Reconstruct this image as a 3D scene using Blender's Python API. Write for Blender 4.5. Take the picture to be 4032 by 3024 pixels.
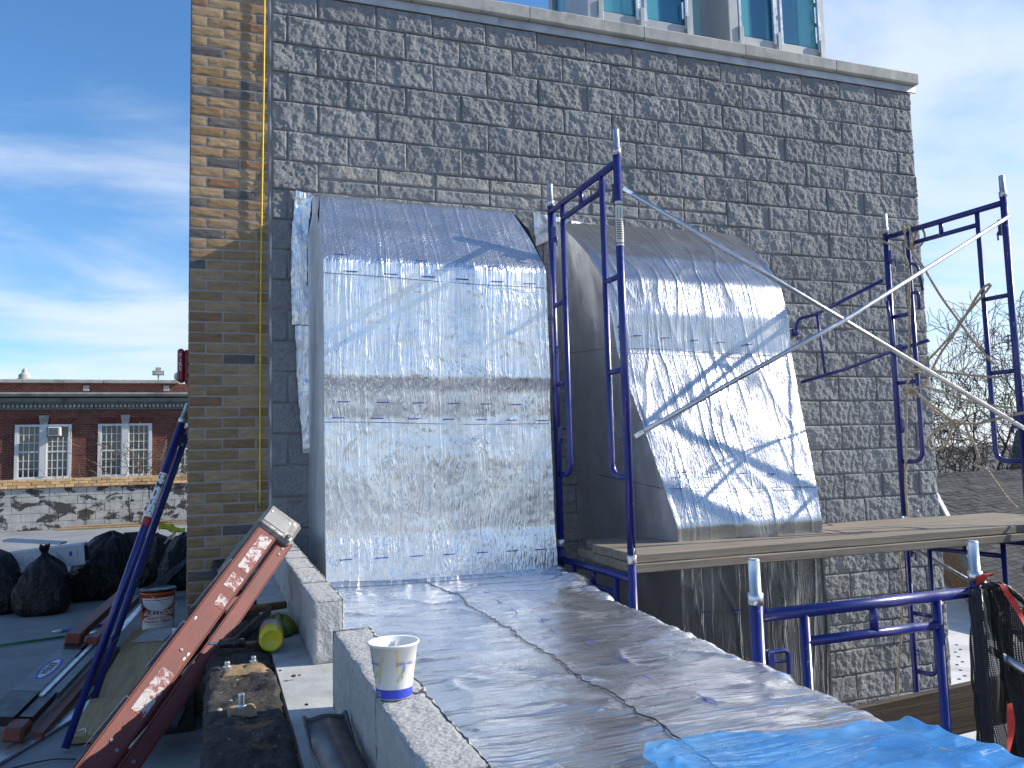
import bpy, math, random
import numpy as np
from mathutils import Vector, Matrix, Quaternion

random.seed(7)
rng = np.random.default_rng(7)
for _o in list(bpy.data.objects):
    bpy.data.objects.remove(_o)
SC = bpy.context.scene
COL = SC.collection

# ------------------------------------------------------------------ camera
cam_d = bpy.data.cameras.new('camera')
cam = bpy.data.objects.new('camera', cam_d)
COL.objects.link(cam)
SC.camera = cam
cam_d.sensor_width = 36.0
cam_d.lens = 3200.0 / 4032.0 * 36.0
cam_d.clip_start = 0.02
cam_d.clip_end = 3000.0
YAW, PITCH, ROLL = 0.3487, 0.0862, -0.0267
_cy, _sy, _cp, _sp = math.cos(YAW), math.sin(YAW), math.cos(PITCH), math.sin(PITCH)
_f = Vector((_sy * _cp, _cy * _cp, _sp)); _r = Vector((_cy, -_sy, 0)); _u = _r.cross(_f)
_cr, _sr = math.cos(ROLL), math.sin(ROLL)
_r2 = _r * _cr + _u * _sr; _u2 = _u * _cr - _r * _sr
mw = Matrix.Identity(4)
for i in range(3):
    mw[i][0] = _r2[i]; mw[i][1] = _u2[i]; mw[i][2] = -_f[i]
mw[0][3], mw[1][3], mw[2][3] = -0.4297, -5.4799, 1.5356
cam.matrix_world = mw

# ------------------------------------------------------------------ sky and sun
SUN_EL = math.radians(30.0)
GRAZE = math.radians(11.0)            # the sun stands almost in line with the block wall
sun_dir = Vector((math.cos(SUN_EL) * math.cos(GRAZE), -math.cos(SUN_EL) * math.sin(GRAZE), math.sin(SUN_EL)))
sd = bpy.data.lights.new('sun', 'SUN')
sd.energy = 5.0; sd.angle = math.radians(0.53); sd.color = (1.0, 0.93, 0.82)
sun = bpy.data.objects.new('sun', sd)
COL.objects.link(sun)
sun.rotation_euler = sun_dir.to_track_quat('Z', 'Y').to_euler()
W = bpy.data.worlds.new('World'); SC.world = W; W.use_nodes = True
nt = W.node_tree; nt.nodes.clear()
def wn(t, **k):
    n = nt.nodes.new(t)
    for a, b in k.items(): setattr(n, a, b)
    return n
sky = wn('ShaderNodeTexSky', sky_type='NISHITA', sun_disc=False)
sky.sun_elevation = SUN_EL
sky.sun_rotation = math.atan2(sun_dir.x, sun_dir.y)
sky.altitude = 50; sky.air_density = 1.0; sky.dust_density = 0.35; sky.ozone_density = 4.5
tc = wn('ShaderNodeTexCoord')
sep = wn('ShaderNodeSeparateXYZ'); nt.links.new(tc.outputs['Generated'], sep.inputs[0])
zc = wn('ShaderNodeMath', operation='MAXIMUM'); zc.inputs[1].default_value = 0.0; nt.links.new(sep.outputs[2], zc.inputs[0])
za = wn('ShaderNodeMath', operation='ADD'); za.inputs[1].default_value = 0.16; nt.links.new(zc.outputs[0], za.inputs[0])
dx = wn('ShaderNodeMath', operation='DIVIDE'); nt.links.new(sep.outputs[0], dx.inputs[0]); nt.links.new(za.outputs[0], dx.inputs[1])
dy = wn('ShaderNodeMath', operation='DIVIDE'); nt.links.new(sep.outputs[1], dy.inputs[0]); nt.links.new(za.outputs[0], dy.inputs[1])
cmb = wn('ShaderNodeCombineXYZ'); nt.links.new(dx.outputs[0], cmb.inputs[0]); nt.links.new(dy.outputs[0], cmb.inputs[1])
mp = wn('ShaderNodeMapping'); mp.inputs['Rotation'].default_value = (0, 0, math.radians(38)); mp.inputs['Scale'].default_value = (0.75, 1.25, 1)
mp.inputs['Location'].default_value = (3.1, 1.7, 0)
nt.links.new(cmb.outputs[0], mp.inputs[0])
n1 = wn('ShaderNodeTexNoise'); n1.inputs['Scale'].default_value = 1.25; n1.inputs['Detail'].default_value = 8; n1.inputs['Roughness'].default_value = 0.55; n1.inputs['Distortion'].default_value = 0.55
nt.links.new(mp.outputs[0], n1.inputs['Vector'])
n2 = wn('ShaderNodeTexNoise'); n2.inputs['Scale'].default_value = 0.5; n2.inputs['Detail'].default_value = 3
mp2 = wn('ShaderNodeMapping'); mp2.inputs['Location'].default_value = (1.3, 5.2, 0); nt.links.new(cmb.outputs[0], mp2.inputs[0]); nt.links.new(mp2.outputs[0], n2.inputs['Vector'])
mulc = wn('ShaderNodeMath', operation='MULTIPLY_ADD'); mulc.inputs[1].default_value = 1.1
nt.links.new(n2.outputs[0], mulc.inputs[0]); n1m = wn('ShaderNodeMath', operation='MULTIPLY'); n1m.inputs[1].default_value = 1.5; nt.links.new(n1.outputs[0], n1m.inputs[0]); nt.links.new(n1m.outputs[0], mulc.inputs[2])
# thin cirrus thickens toward the horizon, where one looks through more of it
hz = wn('ShaderNodeMapRange'); hz.inputs[1].default_value = 0.0; hz.inputs[2].default_value = 0.5; hz.inputs[3].default_value = 0.40; hz.inputs[4].default_value = -0.08
nt.links.new(zc.outputs[0], hz.inputs[0])
addc = wn('ShaderNodeMath', operation='ADD'); nt.links.new(mulc.outputs[0], addc.inputs[0]); nt.links.new(hz.outputs[0], addc.inputs[1])
rampc = wn('ShaderNodeMapRange'); rampc.interpolation_type = 'SMOOTHSTEP'
rampc.inputs[1].default_value = 1.18; rampc.inputs[2].default_value = 1.78; rampc.inputs[3].default_value = 0.0; rampc.inputs[4].default_value = 0.85
nt.links.new(addc.outputs[0], rampc.inputs[0])
mixc = wn('ShaderNodeMixRGB'); mixc.inputs[2].default_value = (5.4, 6.0, 6.9, 1)
nt.links.new(rampc.outputs[0], mixc.inputs[0]); hsv = wn('ShaderNodeHueSaturation'); hsv.inputs['Saturation'].default_value = 1.14; hsv.inputs['Hue'].default_value = 0.5; hsv.inputs['Value'].default_value = 1.3
nt.links.new(sky.outputs[0], hsv.inputs['Color']); nt.links.new(hsv.outputs[0], mixc.inputs[1])
bg = wn('ShaderNodeBackground'); bg.inputs[1].default_value = 0.118
nt.links.new(mixc.outputs[0], bg.inputs[0])
wo = wn('ShaderNodeOutputWorld'); nt.links.new(bg.outputs[0], wo.inputs[0])

SC.view_settings.view_transform = 'Standard'
SC.view_settings.look = 'None'
SC.view_settings.exposure = 0.45
SC.view_settings.gamma = 1.0
SC.view_settings.use_curve_mapping = False

# ------------------------------------------------------------------ noise in numpy
_perm = rng.random((64, 64, 64))
def vnoise(x, y, z=0.0):
    x = np.asarray(x, float); y = np.asarray(y, float); z = np.zeros_like(x) + z
    xi, yi, zi = np.floor(x).astype(int), np.floor(y).astype(int), np.floor(z).astype(int)
    fx, fy, fz = x - xi, y - yi, z - zi
    fx, fy, fz = [t * t * (3 - 2 * t) for t in (fx, fy, fz)]
    def g(a, b, c): return _perm[(xi + a) % 64, (yi + b) % 64, (zi + c) % 64]
    def l(a, b, t): return a + (b - a) * t
    return l(l(l(g(0,0,0), g(1,0,0), fx), l(g(0,1,0), g(1,1,0), fx), fy),
             l(l(g(0,0,1), g(1,0,1), fx), l(g(0,1,1), g(1,1,1), fx), fy), fz) * 2 - 1
def fbm(x, y, z=0.0, o=4, g=0.5):
    s, a, k = 0.0, 1.0, 1.0
    for i in range(o):
        s = s + a * vnoise(x * k + 11.3 * i, y * k + 7.7 * i, z * k if not np.isscalar(z) else z + 3.1 * i); a *= g; k *= 2.03
    return s
def ridge(x, y, z=0.0, p=3): return (1 - np.abs(vnoise(x, y, z))) ** p

# ------------------------------------------------------------------ materials
MATS = {}
class NT:
    def __init__(s, name):
        s.m = bpy.data.materials.new(name); s.m.use_nodes = True
        s.t = s.m.node_tree; s.t.nodes.clear()
        s.out = s.n('ShaderNodeOutputMaterial'); s.b = s.n('ShaderNodeBsdfPrincipled')
        s.l(s.b.outputs[0], s.out.inputs[0]); s._tc = None
        MATS[name] = s.m
    def n(s, t, ins=None, **k):
        n = s.t.nodes.new(t)
        for a, b in k.items(): setattr(n, a, b)
        for a, b in (ins or {}).items():
            if hasattr(b, 'is_output'): s.l(b, n.inputs[a])
            else: n.inputs[a].default_value = b
        return n
    def l(s, a, b): s.t.links.new(a, b)
    @property
    def obj(s):
        if s._tc is None:
            tcn = s.n('ShaderNodeTexCoord'); oi = s.n('ShaderNodeObjectInfo')
            mu = s.n('ShaderNodeVectorMath', {1: (37.0, 91.0, 53.0)}, operation='SCALE')
            cb = s.n('ShaderNodeCombineXYZ', {0: oi.outputs['Random'], 1: oi.outputs['Random'], 2: oi.outputs['Random']})
            s.l(cb.outputs[0], mu.inputs[0]); mu.inputs['Scale'].default_value = 61.0
            ad = s.n('ShaderNodeVectorMath', {0: tcn.outputs['Object'], 1: mu.outputs[0]}, operation='ADD')
            s._tc = ad.outputs[0]; s.rand = oi.outputs['Random']
        return s._tc
    def mapv(s, scale=(1,1,1), rot=(0,0,0), vec=None):
        return s.n('ShaderNodeMapping', {0: vec if vec is not None else s.obj, 'Scale': scale, 'Rotation': rot}).outputs[0]
    def noise(s, scale, detail=4, rough=.55, dist=0, vec=None):
        return s.n('ShaderNodeTexNoise', {'Vector': vec if vec is not None else s.obj, 'Scale': scale, 'Detail': detail, 'Roughness': rough, 'Distortion': dist}).outputs[0]
    def rng(s, v, a, b, c=0., d=1., smooth=False):
        n = s.n('ShaderNodeMapRange', {0: v, 1: a, 2: b, 3: c, 4: d})
        if smooth: n.interpolation_type = 'SMOOTHSTEP'
        return n.outputs[0]
    def mix(s, fac, a, b, mode='MIX'):
        n = s.n('ShaderNodeMixRGB', {0: fac}, blend_type=mode)
        for i, c in ((1, a), (2, b)):
            if hasattr(c, 'is_output'): s.l(c, n.inputs[i])
            else: n.inputs[i].default_value = (*c, 1) if len(c) == 3 else c
        return n.outputs[0]
    def math(s, op, a, b=None, c=None):
        d = {0: a}
        if b is not None: d[1] = b
        if c is not None: d[2] = c
        return s.n('ShaderNodeMath', d, operation=op).outputs[0]
    def set(s, **k):
        for a, v in k.items():
            a = {'col': 'Base Color', 'rough': 'Roughness', 'metal': 'Metallic', 'spec': 'Specular IOR Level', 'alpha': 'Alpha', 'trans': 'Transmission Weight', 'normal': 'Normal', 'coat': 'Coat Weight', 'coatr': 'Coat Roughness'}[a]
            if hasattr(v, 'is_output'): s.l(v, s.b.inputs[a])
            else: s.b.inputs[a].default_value = (*v, 1) if isinstance(v, tuple) and len(v) == 3 else v
    def bump(s, h, strength=.5, dist=.01):
        n = s.n('ShaderNodeBump', {'Height': h, 'Strength': strength, 'Distance': dist}); s.set(normal=n.outputs[0])

def simple(name, col, rough=.6, metal=0., var=.25, vs=6., bump=.0, bs=60., bd=.004, rv=.0, spec=.5, dirt=None, dirts=3., dirta=(.5, .7)):
    """base colour with soft value variation, optional per-object variation, fine relief and dirt blotches"""
    m = NT(name)
    n = m.noise(vs, 5, .6)
    c = m.mix(m.rng(n, .3, .7), tuple(x * (1 - var) for x in col), tuple(min(1, x * (1 + var)) for x in col))
    if rv:
        m.obj
        c = m.mix(1.0, c, m.n('ShaderNodeCombineColor', {0: m.rng(m.rand, 0, 1, 1 - rv, 1 + rv), 1: m.rng(m.rand, 0, 1, 1 - rv, 1 + rv), 2: m.rng(m.rand, 0, 1, 1 - rv, 1 + rv)}).outputs[0], 'MULTIPLY')
    if dirt:
        d = m.rng(m.noise(dirts, 6, .65), dirta[0], dirta[1])
        c = m.mix(d, c, dirt)
    m.set(col=c, rough=m.rng(m.noise(vs * 2.3, 3), .3, .7, max(0, rough - .08), min(1, rough + .08)), metal=metal, spec=spec)
    if bump: m.bump(m.noise(bs, 5, .65), bump, bd)
    return m.m

# --- masonry
def mk_cmu():
    m = NT('split_face_block')
    n = m.noise(18, 7, .7); n2 = m.noise(140, 3, .6); n3 = m.noise(2.5, 3)
    c = m.mix(m.rng(n, .3, .7), (.165, .173, .183), (.26, .265, .273))
    c = m.mix(m.rng(n2, .35, .75), c, (.335, .335, .335))
    m.obj
    v = m.rng(m.rand, 0, 1, .88, 1.1)
    c = m.mix(1.0, c, m.n('ShaderNodeCombineColor', {0: v, 1: v, 2: v}).outputs[0], 'MULTIPLY')
    m.set(col=c, rough=.92, spec=.25)
    h = m.math('ADD', m.math('MULTIPLY', m.noise(38, 8, .72), .7), m.math('MULTIPLY', m.noise(120, 4, .6), .35))
    m.bump(h, 1.0, .012)
mk_cmu()
simple('patched_block', (.30, .295, .28), .92, var=.3, vs=14, bump=.9, bs=45, bd=.012, spec=.25)
simple('mortar', (.255, .26, .266), .9, var=.15, vs=12, bump=.4, bs=120, bd=.003, spec=.2)
simple('caulk', (.52, .53, .54), .55, var=.12, vs=9, bump=.3, bs=30, bd=.004)
simple('coping_stone', (.42, .41, .38), .85, var=.18, vs=5, bump=.35, bs=90, bd=.004, dirt=(.22, .21, .19), dirts=4, dirta=(.56, .8), spec=.3)
simple('flashing_metal', (.46, .46, .46), .55, metal=.45, var=.25, vs=4, bump=.15, bs=9, bd=.004, dirt=(.25, .23, .2), dirts=3, dirta=(.6, .85))
def mk_brick(name, tones, mort=False):
    m = NT(name); m.obj
    r = m.n('ShaderNodeValToRGB'); m.l(m.rand, r.inputs[0]); e = r.color_ramp; e.interpolation = 'CONSTANT'
    while len(e.elements) < len(tones): e.elements.new(.5)
    for i, (p, c) in enumerate(tones): e.elements[i].position = p; e.elements[i].color = (*c, 1)
    n = m.noise(9, 6, .65, vec=m.mapv((1, 1, 3)))
    c = m.mix(m.rng(n, .3, .72), m.mix(1, r.outputs[0], (1.0, .92, .88), 'MULTIPLY'), m.mix(1, r.outputs[0], (1.68, 1.50, 1.36), 'MULTIPLY'))
    m.set(col=c, rough=.88, spec=.25)
    h = m.math('ADD', m.noise(26, 6, .6, 1.2, vec=m.mapv((1.1, 1, 6))), m.math('MULTIPLY', m.noise(150, 3), .25))
    m.bump(h, .8, .008)
mk_brick('rug_face_brick', [(0, (.27, .205, .13)), (.2, (.235, .175, .105)), (.4, (.30, .235, .15)), (.55, (.215, .155, .09)), (.66, (.26, .195, .12)), (.78, (.105, .105, .108)), (.86, (.13, .12, .11)), (.91, (.21, .135, .085)), (.96, (.13, .135, .145))])
simple('brick_mortar', (.33, .31, .28), .9, var=.15, vs=14, bump=.4, bs=120, bd=.003, spec=.2)
mk_brick('cap_brick', [(0, (.50, .36, .19)), (.4, (.58, .43, .25)), (.7, (.44, .31, .16)), (.9, (.36, .25, .14))])
def mk_curb():
    m = NT('curb_block')
    n = m.noise(30, 6, .7); v = m.n('ShaderNodeTexVoronoi', {'Vector': m.obj, 'Scale': 95.0}).outputs[0]
    c = m.mix(m.rng(n, .3, .7), (.36, .36, .355), (.50, .50, .49))
    c = m.mix(m.rng(m.noise(70, 4, .7), .62, .72), c, (.17, .17, .17))
    c = m.mix(m.rng(m.noise(3, 3), .5, .75, 0, .3), c, (.30, .285, .26))
    m.set(col=c, rough=.93, spec=.2)
    m.bump(m.math('ADD', m.noise(85, 6, .7), m.math('MULTIPLY', v, .4)), .9, .007)
mk_curb()
def mk_stained():
    m = NT('stained_white_block')
    o = m.n('ShaderNodeTexCoord').outputs['Object']
    g = m.n('ShaderNodeNewGeometry').outputs['Position']
    st = m.noise(1.0, 5, .6, .4, vec=m.mapv((9, 9, .55), vec=g)); bl = m.noise(2.6, 6, .62, .3, vec=m.mapv((1, 1, 1.5), vec=g))
    c = m.mix(m.rng(m.noise(6, 4, vec=g), .3, .7), (.36, .355, .34), (.52, .51, .49))
    c = m.mix(m.rng(bl, .495, .545, 0, .93), c, (.045, .043, .04))
    c = m.mix(m.rng(st, .62, .68, 0, .9), c, (.03, .028, .025))
    m.set(col=c, rough=.85, spec=.25); m.bump(m.noise(40, 5, vec=g), .3, .004)
mk_stained()
# --- roofing and slabs
def mk_roof():
    m = NT('coated_roof')
    c = m.mix(m.rng(m.noise(1.6, 6, .65), .3, .7), (.18, .19, .195), (.29, .295, .295))
    c = m.mix(m.rng(m.noise(2.2, 7, .7, .8, vec=m.mapv((1, .45, 1))), .52, .68, 0, .6), c, (.20, .205, .21))
    c = m.mix(m.rng(m.noise(14, 5, .7), .66, .74, 0, .8), c, (.12, .12, .12))
    m.set(col=c, rough=.75, spec=.3); m.bump(m.noise(9, 7, .65, 1.0), .45, .012)
mk_roof()
simple('ledge_concrete', (.40, .40, .39), .88, var=.2, vs=7, bump=.4, bs=50, bd=.004, dirt=(.24, .22, .20), dirts=5, dirta=(.55, .8), spec=.25)
def mk_tar():
    m = NT('torn_tar_felt')
    a = m.noise(26, 8, .7, .8, vec=m.mapv((1, .55, 1)))
    c = m.mix(m.rng(a, .35, .75), (.022, .021, .02), (.085, .08, .074))
    c = m.mix(m.rng(m.noise(55, 6, .7, vec=m.mapv((1, .5, 1))), .6, .7, 0, .9), c, (.25, .24, .22))
    c = m.mix(m.rng(m.noise(7, 6, .65, .4), .60, .67, 0, .85), c, (.24, .145, .06))
    m.set(col=c, rough=.9, spec=.25); m.bump(a, 1.0, .016)
mk_tar()
simple('bare_sheathing', (.24, .165, .09), .85, var=.35, vs=20, bump=.6, bs=60, bd=.006)
simple('white_membrane', (.55, .54, .52), .7, var=.14, vs=1.5, bump=.3, bs=6, bd=.01, dirt=(.32, .31, .3), dirts=1.2, dirta=(.5, .75))
simple('asphalt', (.05, .05, .052), .9, var=.25, vs=1)
simple('lawn_earth', (.075, .08, .08), .95, var=.35, vs=.3)
# --- foil
def mk_foil(name, axis, scale=1.0, dust=.0, streak=1.0, crumple=.25, bst=.40, rr=(.22, .30), lum=1.0, finea=.4):
    """crinkled reflective facing; fine paired wrinkles run along `axis`"""
    m = NT(name)
    o = m.n('ShaderNodeTexCoord').outputs['Object']
    warp = m.noise(2.6, 3, .5, vec=o); warpf = m.noise(9, 2, .5, vec=o)
    wv = m.n('ShaderNodeVectorMath', {0: m.n('ShaderNodeCombineXYZ', {0: m.math('ADD', warp, m.math('MULTIPLY', warpf, .28)), 1: warp, 2: warp}).outputs[0]}, operation='SCALE'); wv.inputs['Scale'].default_value = .075
    ov = m.n('ShaderNodeVectorMath', {0: o, 1: wv.outputs[0]}, operation='ADD').outputs[0]
    sc = {'z': (70, 70, .85), 'x': (2.4, 30, 30), 'd': (30, 20, 4)}[axis]
    a = m.noise(scale, 2, .5, vec=m.mapv(sc, vec=ov))
    rid = m.math('POWER', m.math('SUBTRACT', 1.0, m.math('ABSOLUTE', m.math('MULTIPLY_ADD', a, 6.0, -3.0))), 1.0)
    rid = m.math('MAXIMUM', rid, 0.0)
    fine = m.noise(scale * 2.6, 2, .5, vec=m.mapv(sc, vec=ov))
    amp = m.rng(m.noise(3.2, 3, .6, vec=o), .40, .66, .12, 1.0)
    h = m.math('ADD', m.math('MULTIPLY', m.math('MULTIPLY', rid, amp), streak), m.math('MULTIPLY', fine, finea))
    crum = m.noise(16, 4, .55, .6, vec=o)
    h = m.math('ADD', h, m.math('MULTIPLY', crum, crumple))
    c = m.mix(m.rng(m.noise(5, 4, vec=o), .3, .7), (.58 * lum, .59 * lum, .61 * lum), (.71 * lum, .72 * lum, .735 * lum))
    r = m.rng(m.noise(7, 3, vec=o), .3, .7, *rr)
    met = .92
    if dust:
        du = m.math('MULTIPLY', m.rng(m.noise(2.3, 4, .6, .3, vec=o), .54, .62, 0, 1), m.rng(m.noise(38, 5, .7, vec=o), .38, .62, .15, 1.0))
        du = m.math('MULTIPLY', du, dust)
        c = m.mix(du, c, (.50, .48, .45)); r = m.math('ADD', r, m.math('MULTIPLY', du, .4)); met = m.math('SUBTRACT', .92, m.math('MULTIPLY', du, .7))
    m.set(col=c, rough=r, metal=met)
    m.bump(h, bst, .010)
mk_foil('foil_vertical', 'z', 1.0, .0, 4.8, .05, .26, (.23, .31), 1.12)
mk_foil('foil_side', 'z', 1.0, .0, 2.0, .10, .22, (.42, .52), 1.25)  # lighter base colour puts bounced light into the shaded duct sides
mk_foil('foil_flat', 'x', 1.0, .2, 1.1, .8, .36, (.21, .29), 1.16)
mk_foil('foil_elbow', 'z', 1.0, .0, 3.6, .08, .13, (.26, .33), .70)  # darker base colour tones down sun glare on the elbow
simple('marker_ink', (.03, .04, .35), .5, var=.1)
simple('dark_seam', (.05, .05, .055), .6, var=.3)  # dark grey of the thin seam strips
def mk_plastic():
    m = NT('blue_plastic_sheet')
    m.set(col=m.mix(m.rng(m.noise(6, 4), .3, .7), (.03, .24, .62), (.16, .46, .84)), rough=.16)
    m.bump(m.noise(14, 5, .6, 1.2, vec=m.mapv((.5, 2.2, 1))), .5, .012)
    tr = m.n('ShaderNodeBsdfTranslucent', {'Color': (.08, .42, .9, 1)})
    tp = m.n('ShaderNodeBsdfTransparent', {'Color': (.55, .8, 1, 1)})
    a = m.n('ShaderNodeMixShader', {0: .25, 1: m.b.outputs[0], 2: tr.outputs[0]})
    b = m.n('ShaderNodeMixShader', {0: m.rng(m.noise(5, 4), .35, .65, .3, .62), 1: a.outputs[0], 2: tp.outputs[0]})
    m.l(b.outputs[0], m.out.inputs[0])
mk_plastic()
# --- metal and paint
def mk_paint(name, col, chip=(.42, .42, .43), rough=.32, amt=.675):
    m = NT(name)
    c = m.mix(m.rng(m.noise(7, 5), .3, .7), tuple(x * .82 for x in col), tuple(x * 1.15 for x in col))
    k = m.rng(m.noise(30, 6, .7, vec=m.mapv((1, 1, .6))), amt, amt + .025)
    c = m.mix(k, c, chip)
    m.set(col=c, rough=m.math('ADD', m.rng(m.noise(20, 4), .3, .7, rough - .06, rough + .1), m.math('MULTIPLY', k, .3)), coat=.3, coatr=.15)
    m.bump(m.noise(60, 4), .08, .003)
mk_paint('blue_enamel', (.011, .018, .165))
def mk_galv(name, a, b, rough=.32):
    m = NT(name)
    v = m.n('ShaderNodeTexVoronoi', {'Vector': m.obj, 'Scale': 45.0}, feature='F1').outputs[1]
    c = m.mix(m.rng(m.noise(12, 5), .3, .7), a, b)
    c = m.mix(m.rng(m.noise(5, 5, .7), .62, .72, 0, .5), c, (.25, .2, .15))
    m.set(col=c, metal=.9, rough=m.rng(m.noise(25, 4), .3, .7, rough - .08, rough + .12)); m.bump(m.noise(90, 4), .1, .002)
mk_galv('galvanised', (.52, .53, .55), (.72, .73, .74))
simple('dull_aluminium', (.20, .205, .21), .5, metal=.25, var=.2, vs=12)
mk_galv('aluminium', (.6, .61, .62), (.78, .78, .79), .35)
simple('dark_steel', (.09, .092, .098), .38, metal=.7, var=.35, vs=12, dirt=(.12, .09, .07), dirts=9, dirta=(.55, .75))
simple('black_iron', (.02, .02, .021), .55, var=.4, vs=12)
simple('rusty_metal', (.17, .10, .065), .75, metal=.3, var=.4, vs=20, bump=.4, bs=60)
def mk_fibre(name, col, worn):
    m = NT(name)
    c = m.mix(m.rng(m.noise(8, 5, .6), .3, .7), tuple(x * .8 for x in col), tuple(x * 1.15 for x in col))
    c = m.mix(m.rng(m.noise(5, 5, .7), .52, .72, 0, .7), c, worn)
    c = m.mix(m.rng(m.noise(45, 6, .7), .69, .72), c, (.62, .55, .5))
    m.set(col=c, rough=.52, spec=.4); m.bump(m.noise(120, 3), .2, .002)
mk_fibre('orange_fibreglass', (.145, .030, .022), (.11, .036, .03))
mk_fibre('faded_orange_fibreglass', (.20, .06, .035), (.16, .055, .042))
def mk_peel():
    m = NT('peeling_sticker')
    k = m.rng(m.noise(42, 6, .7, .6), .47, .53)
    m.set(col=m.mix(k, (.40, .38, .38), (.19, .045, .035)), rough=.6); m.bump(m.noise(60, 5), .3, .003)
mk_peel()
simple('cast_cap', (.15, .15, .145), .5, metal=.3, var=.25, vs=18, bump=.3, bs=60, dirt=(.32, .31, .29), dirts=14, dirta=(.55, .63))
simple('black_plastic', (.015, .015, .016), .4, var=.3)
simple('white_print', (.72, .72, .70), .55, var=.06, vs=20, bump=.1)
simple('cream_label', (.66, .63, .54), .6, var=.1, vs=30, dirt=(.3, .28, .24), dirts=30, dirta=(.6, .72))
simple('black_print', (.02, .02, .022), .6, var=.1)
simple('red_print', (.40, .03, .035), .6, var=.1)
simple('blue_print', (.03, .05, .42), .5, var=.1)
simple('orange_pail', (.62, .10, .025), .4, var=.2, vs=8, dirt=(.05, .04, .04), dirts=7, dirta=(.6, .75))
simple('fire_red', (.20, .008, .022), .35, var=.1)
simple('clear_lens', (.55, .56, .58), .15, var=.1)
simple('yellow_cord', (.72, .52, .03), .5, var=.15, vs=30)
def mk_rope():
    m = NT('hemp_rope')
    c = m.mix(m.rng(m.noise(60, 5), .3, .7), (.33, .27, .19), (.55, .47, .35))
    m.set(col=c, rough=.9, spec=.2); m.bump(m.noise(300, 3), .5, .002)
mk_rope()
def mk_wood(name, a, b, ax=(1.2, 26, 26), dark=(.10, .08, .06), rough=.8):
    m = NT(name)
    w = m.noise(1.0, 6, .6, .9, vec=m.mapv(ax)); f = m.noise(4.0, 4, .6, vec=m.mapv(ax))
    c = m.mix(m.rng(w, .3, .7), a, b); c = m.mix(m.rng(f, .55, .7, 0, .55), c, dark)
    c = m.mix(m.rng(m.noise(2.2, 4), .55, .75, 0, .4), c, dark)
    m.set(col=c, rough=rough, spec=.25); m.bump(m.math('ADD', w, m.math('MULTIPLY', f, .6)), .5, .004)
mk_wood('weathered_plank', (.17, .145, .115), (.30, .26, .215))
mk_wood('dark_timber', (.045, .036, .03), (.12, .095, .075), (1.4, 20, 34), (.02, .018, .016))
mk_wood('new_pine', (.36, .24, .12), (.50, .36, .20), (20, 1.2, 20), (.20, .12, .06))
simple('kraft_card', (.34, .24, .14), .85, var=.15)
simple('white_carton', (.52, .54, .57), .7, var=.08, vs=3)
def mk_bag():
    m = NT('black_bin_bag')
    m.set(col=(.008, .008, .010), rough=m.rng(m.noise(9, 4), .3, .7, .22, .40), spec=.35)
    m.bump(m.noise(9, 5, .6, 1.5, vec=m.mapv((1.6, 1.6, .6))), 1.0, .04)
mk_bag()
simple('dark_cloth', (.02, .021, .024), .9, var=.4, vs=9, bump=.5, bs=30, bd=.01)
simple('green_handle', (.03, .19, .07), .45, var=.2)
simple('blue_handle', (.03, .09, .33), .4, var=.2)
simple('magenta_tip', (.45, .02, .12), .5, var=.2)
simple('yellow_steel', (.58, .50, .02), .35, var=.12, vs=9)
simple('purple_band', (.20, .19, .42), .45, var=.3, vs=30)
simple('green_rag', (.16, .18, .03), .9, var=.5, vs=14, bump=.8, bs=30, bd=.02)
simple('paper_cup', (.80, .79, .76), .5, var=.03)
simple('cup_blue', (.04, .07, .52), .45, var=.1)
simple('crayon_yellow', (.80, .55, .12), .6, var=.2, vs=60)
simple('crayon_blue', (.16, .18, .50), .6, var=.3, vs=60)
simple('crayon_green', (.45, .55, .08), .6, var=.2, vs=60)
simple('window_frame_paint', (.42, .43, .42), .4, metal=.2, var=.08, vs=3)
simple('bright_trim', (.66, .67, .67), .3, metal=.6, var=.1)
def mk_panel():
    m = NT('teal_ribbed_glazing')
    g = m.n('ShaderNodeNewGeometry').outputs['Position']
    wv = m.n('ShaderNodeTexWave', {'Vector': g, 'Scale': 22.0}, wave_type='BANDS', bands_direction='Z', wave_profile='SAW').outputs[1]
    bl = m.noise(2.0, 2, .5, 0, vec=m.mapv((2.6, 2.6, .12), vec=g))
    c = m.mix(m.rng(bl, .46, .56), (.015, .15, .30), (.13, .48, .55))  # upright pale and dark bands paint a sunlit interior into the glass colour
    c = m.mix(m.rng(wv, .80, .95, 0, .75), c, (.01, .05, .09))
    m.set(col=c, rough=.18, spec=.6); m.bump(wv, .25, .01)
mk_panel()
def mk_redbrick():
    m = NT('red_brick_wall')
    o = m.n('ShaderNodeTexCoord').outputs['Object']
    r = m.mapv((1, 1, 1), (math.pi / 2, 0, 0), vec=o)
    b = m.n('ShaderNodeTexBrick', {'Vector': r, 'Color1': (.13, .036, .026, 1), 'Color2': (.20, .066, .043, 1), 'Mortar': (.24, .18, .155, 1), 'Scale': 1.0, 'Mortar Size': .008, 'Mortar Smooth': .3, 'Bias': -.1, 'Brick Width': .22, 'Row Height': .075})
    c = m.mix(m.rng(m.noise(2.2, 5, .65, vec=o), .45, .75, 0, .55), b.outputs[0], (.06, .022, .018))
    m.set(col=c, rough=.9, spec=.2); m.bump(b.outputs[1], -.4, .01)
mk_redbrick()
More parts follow.
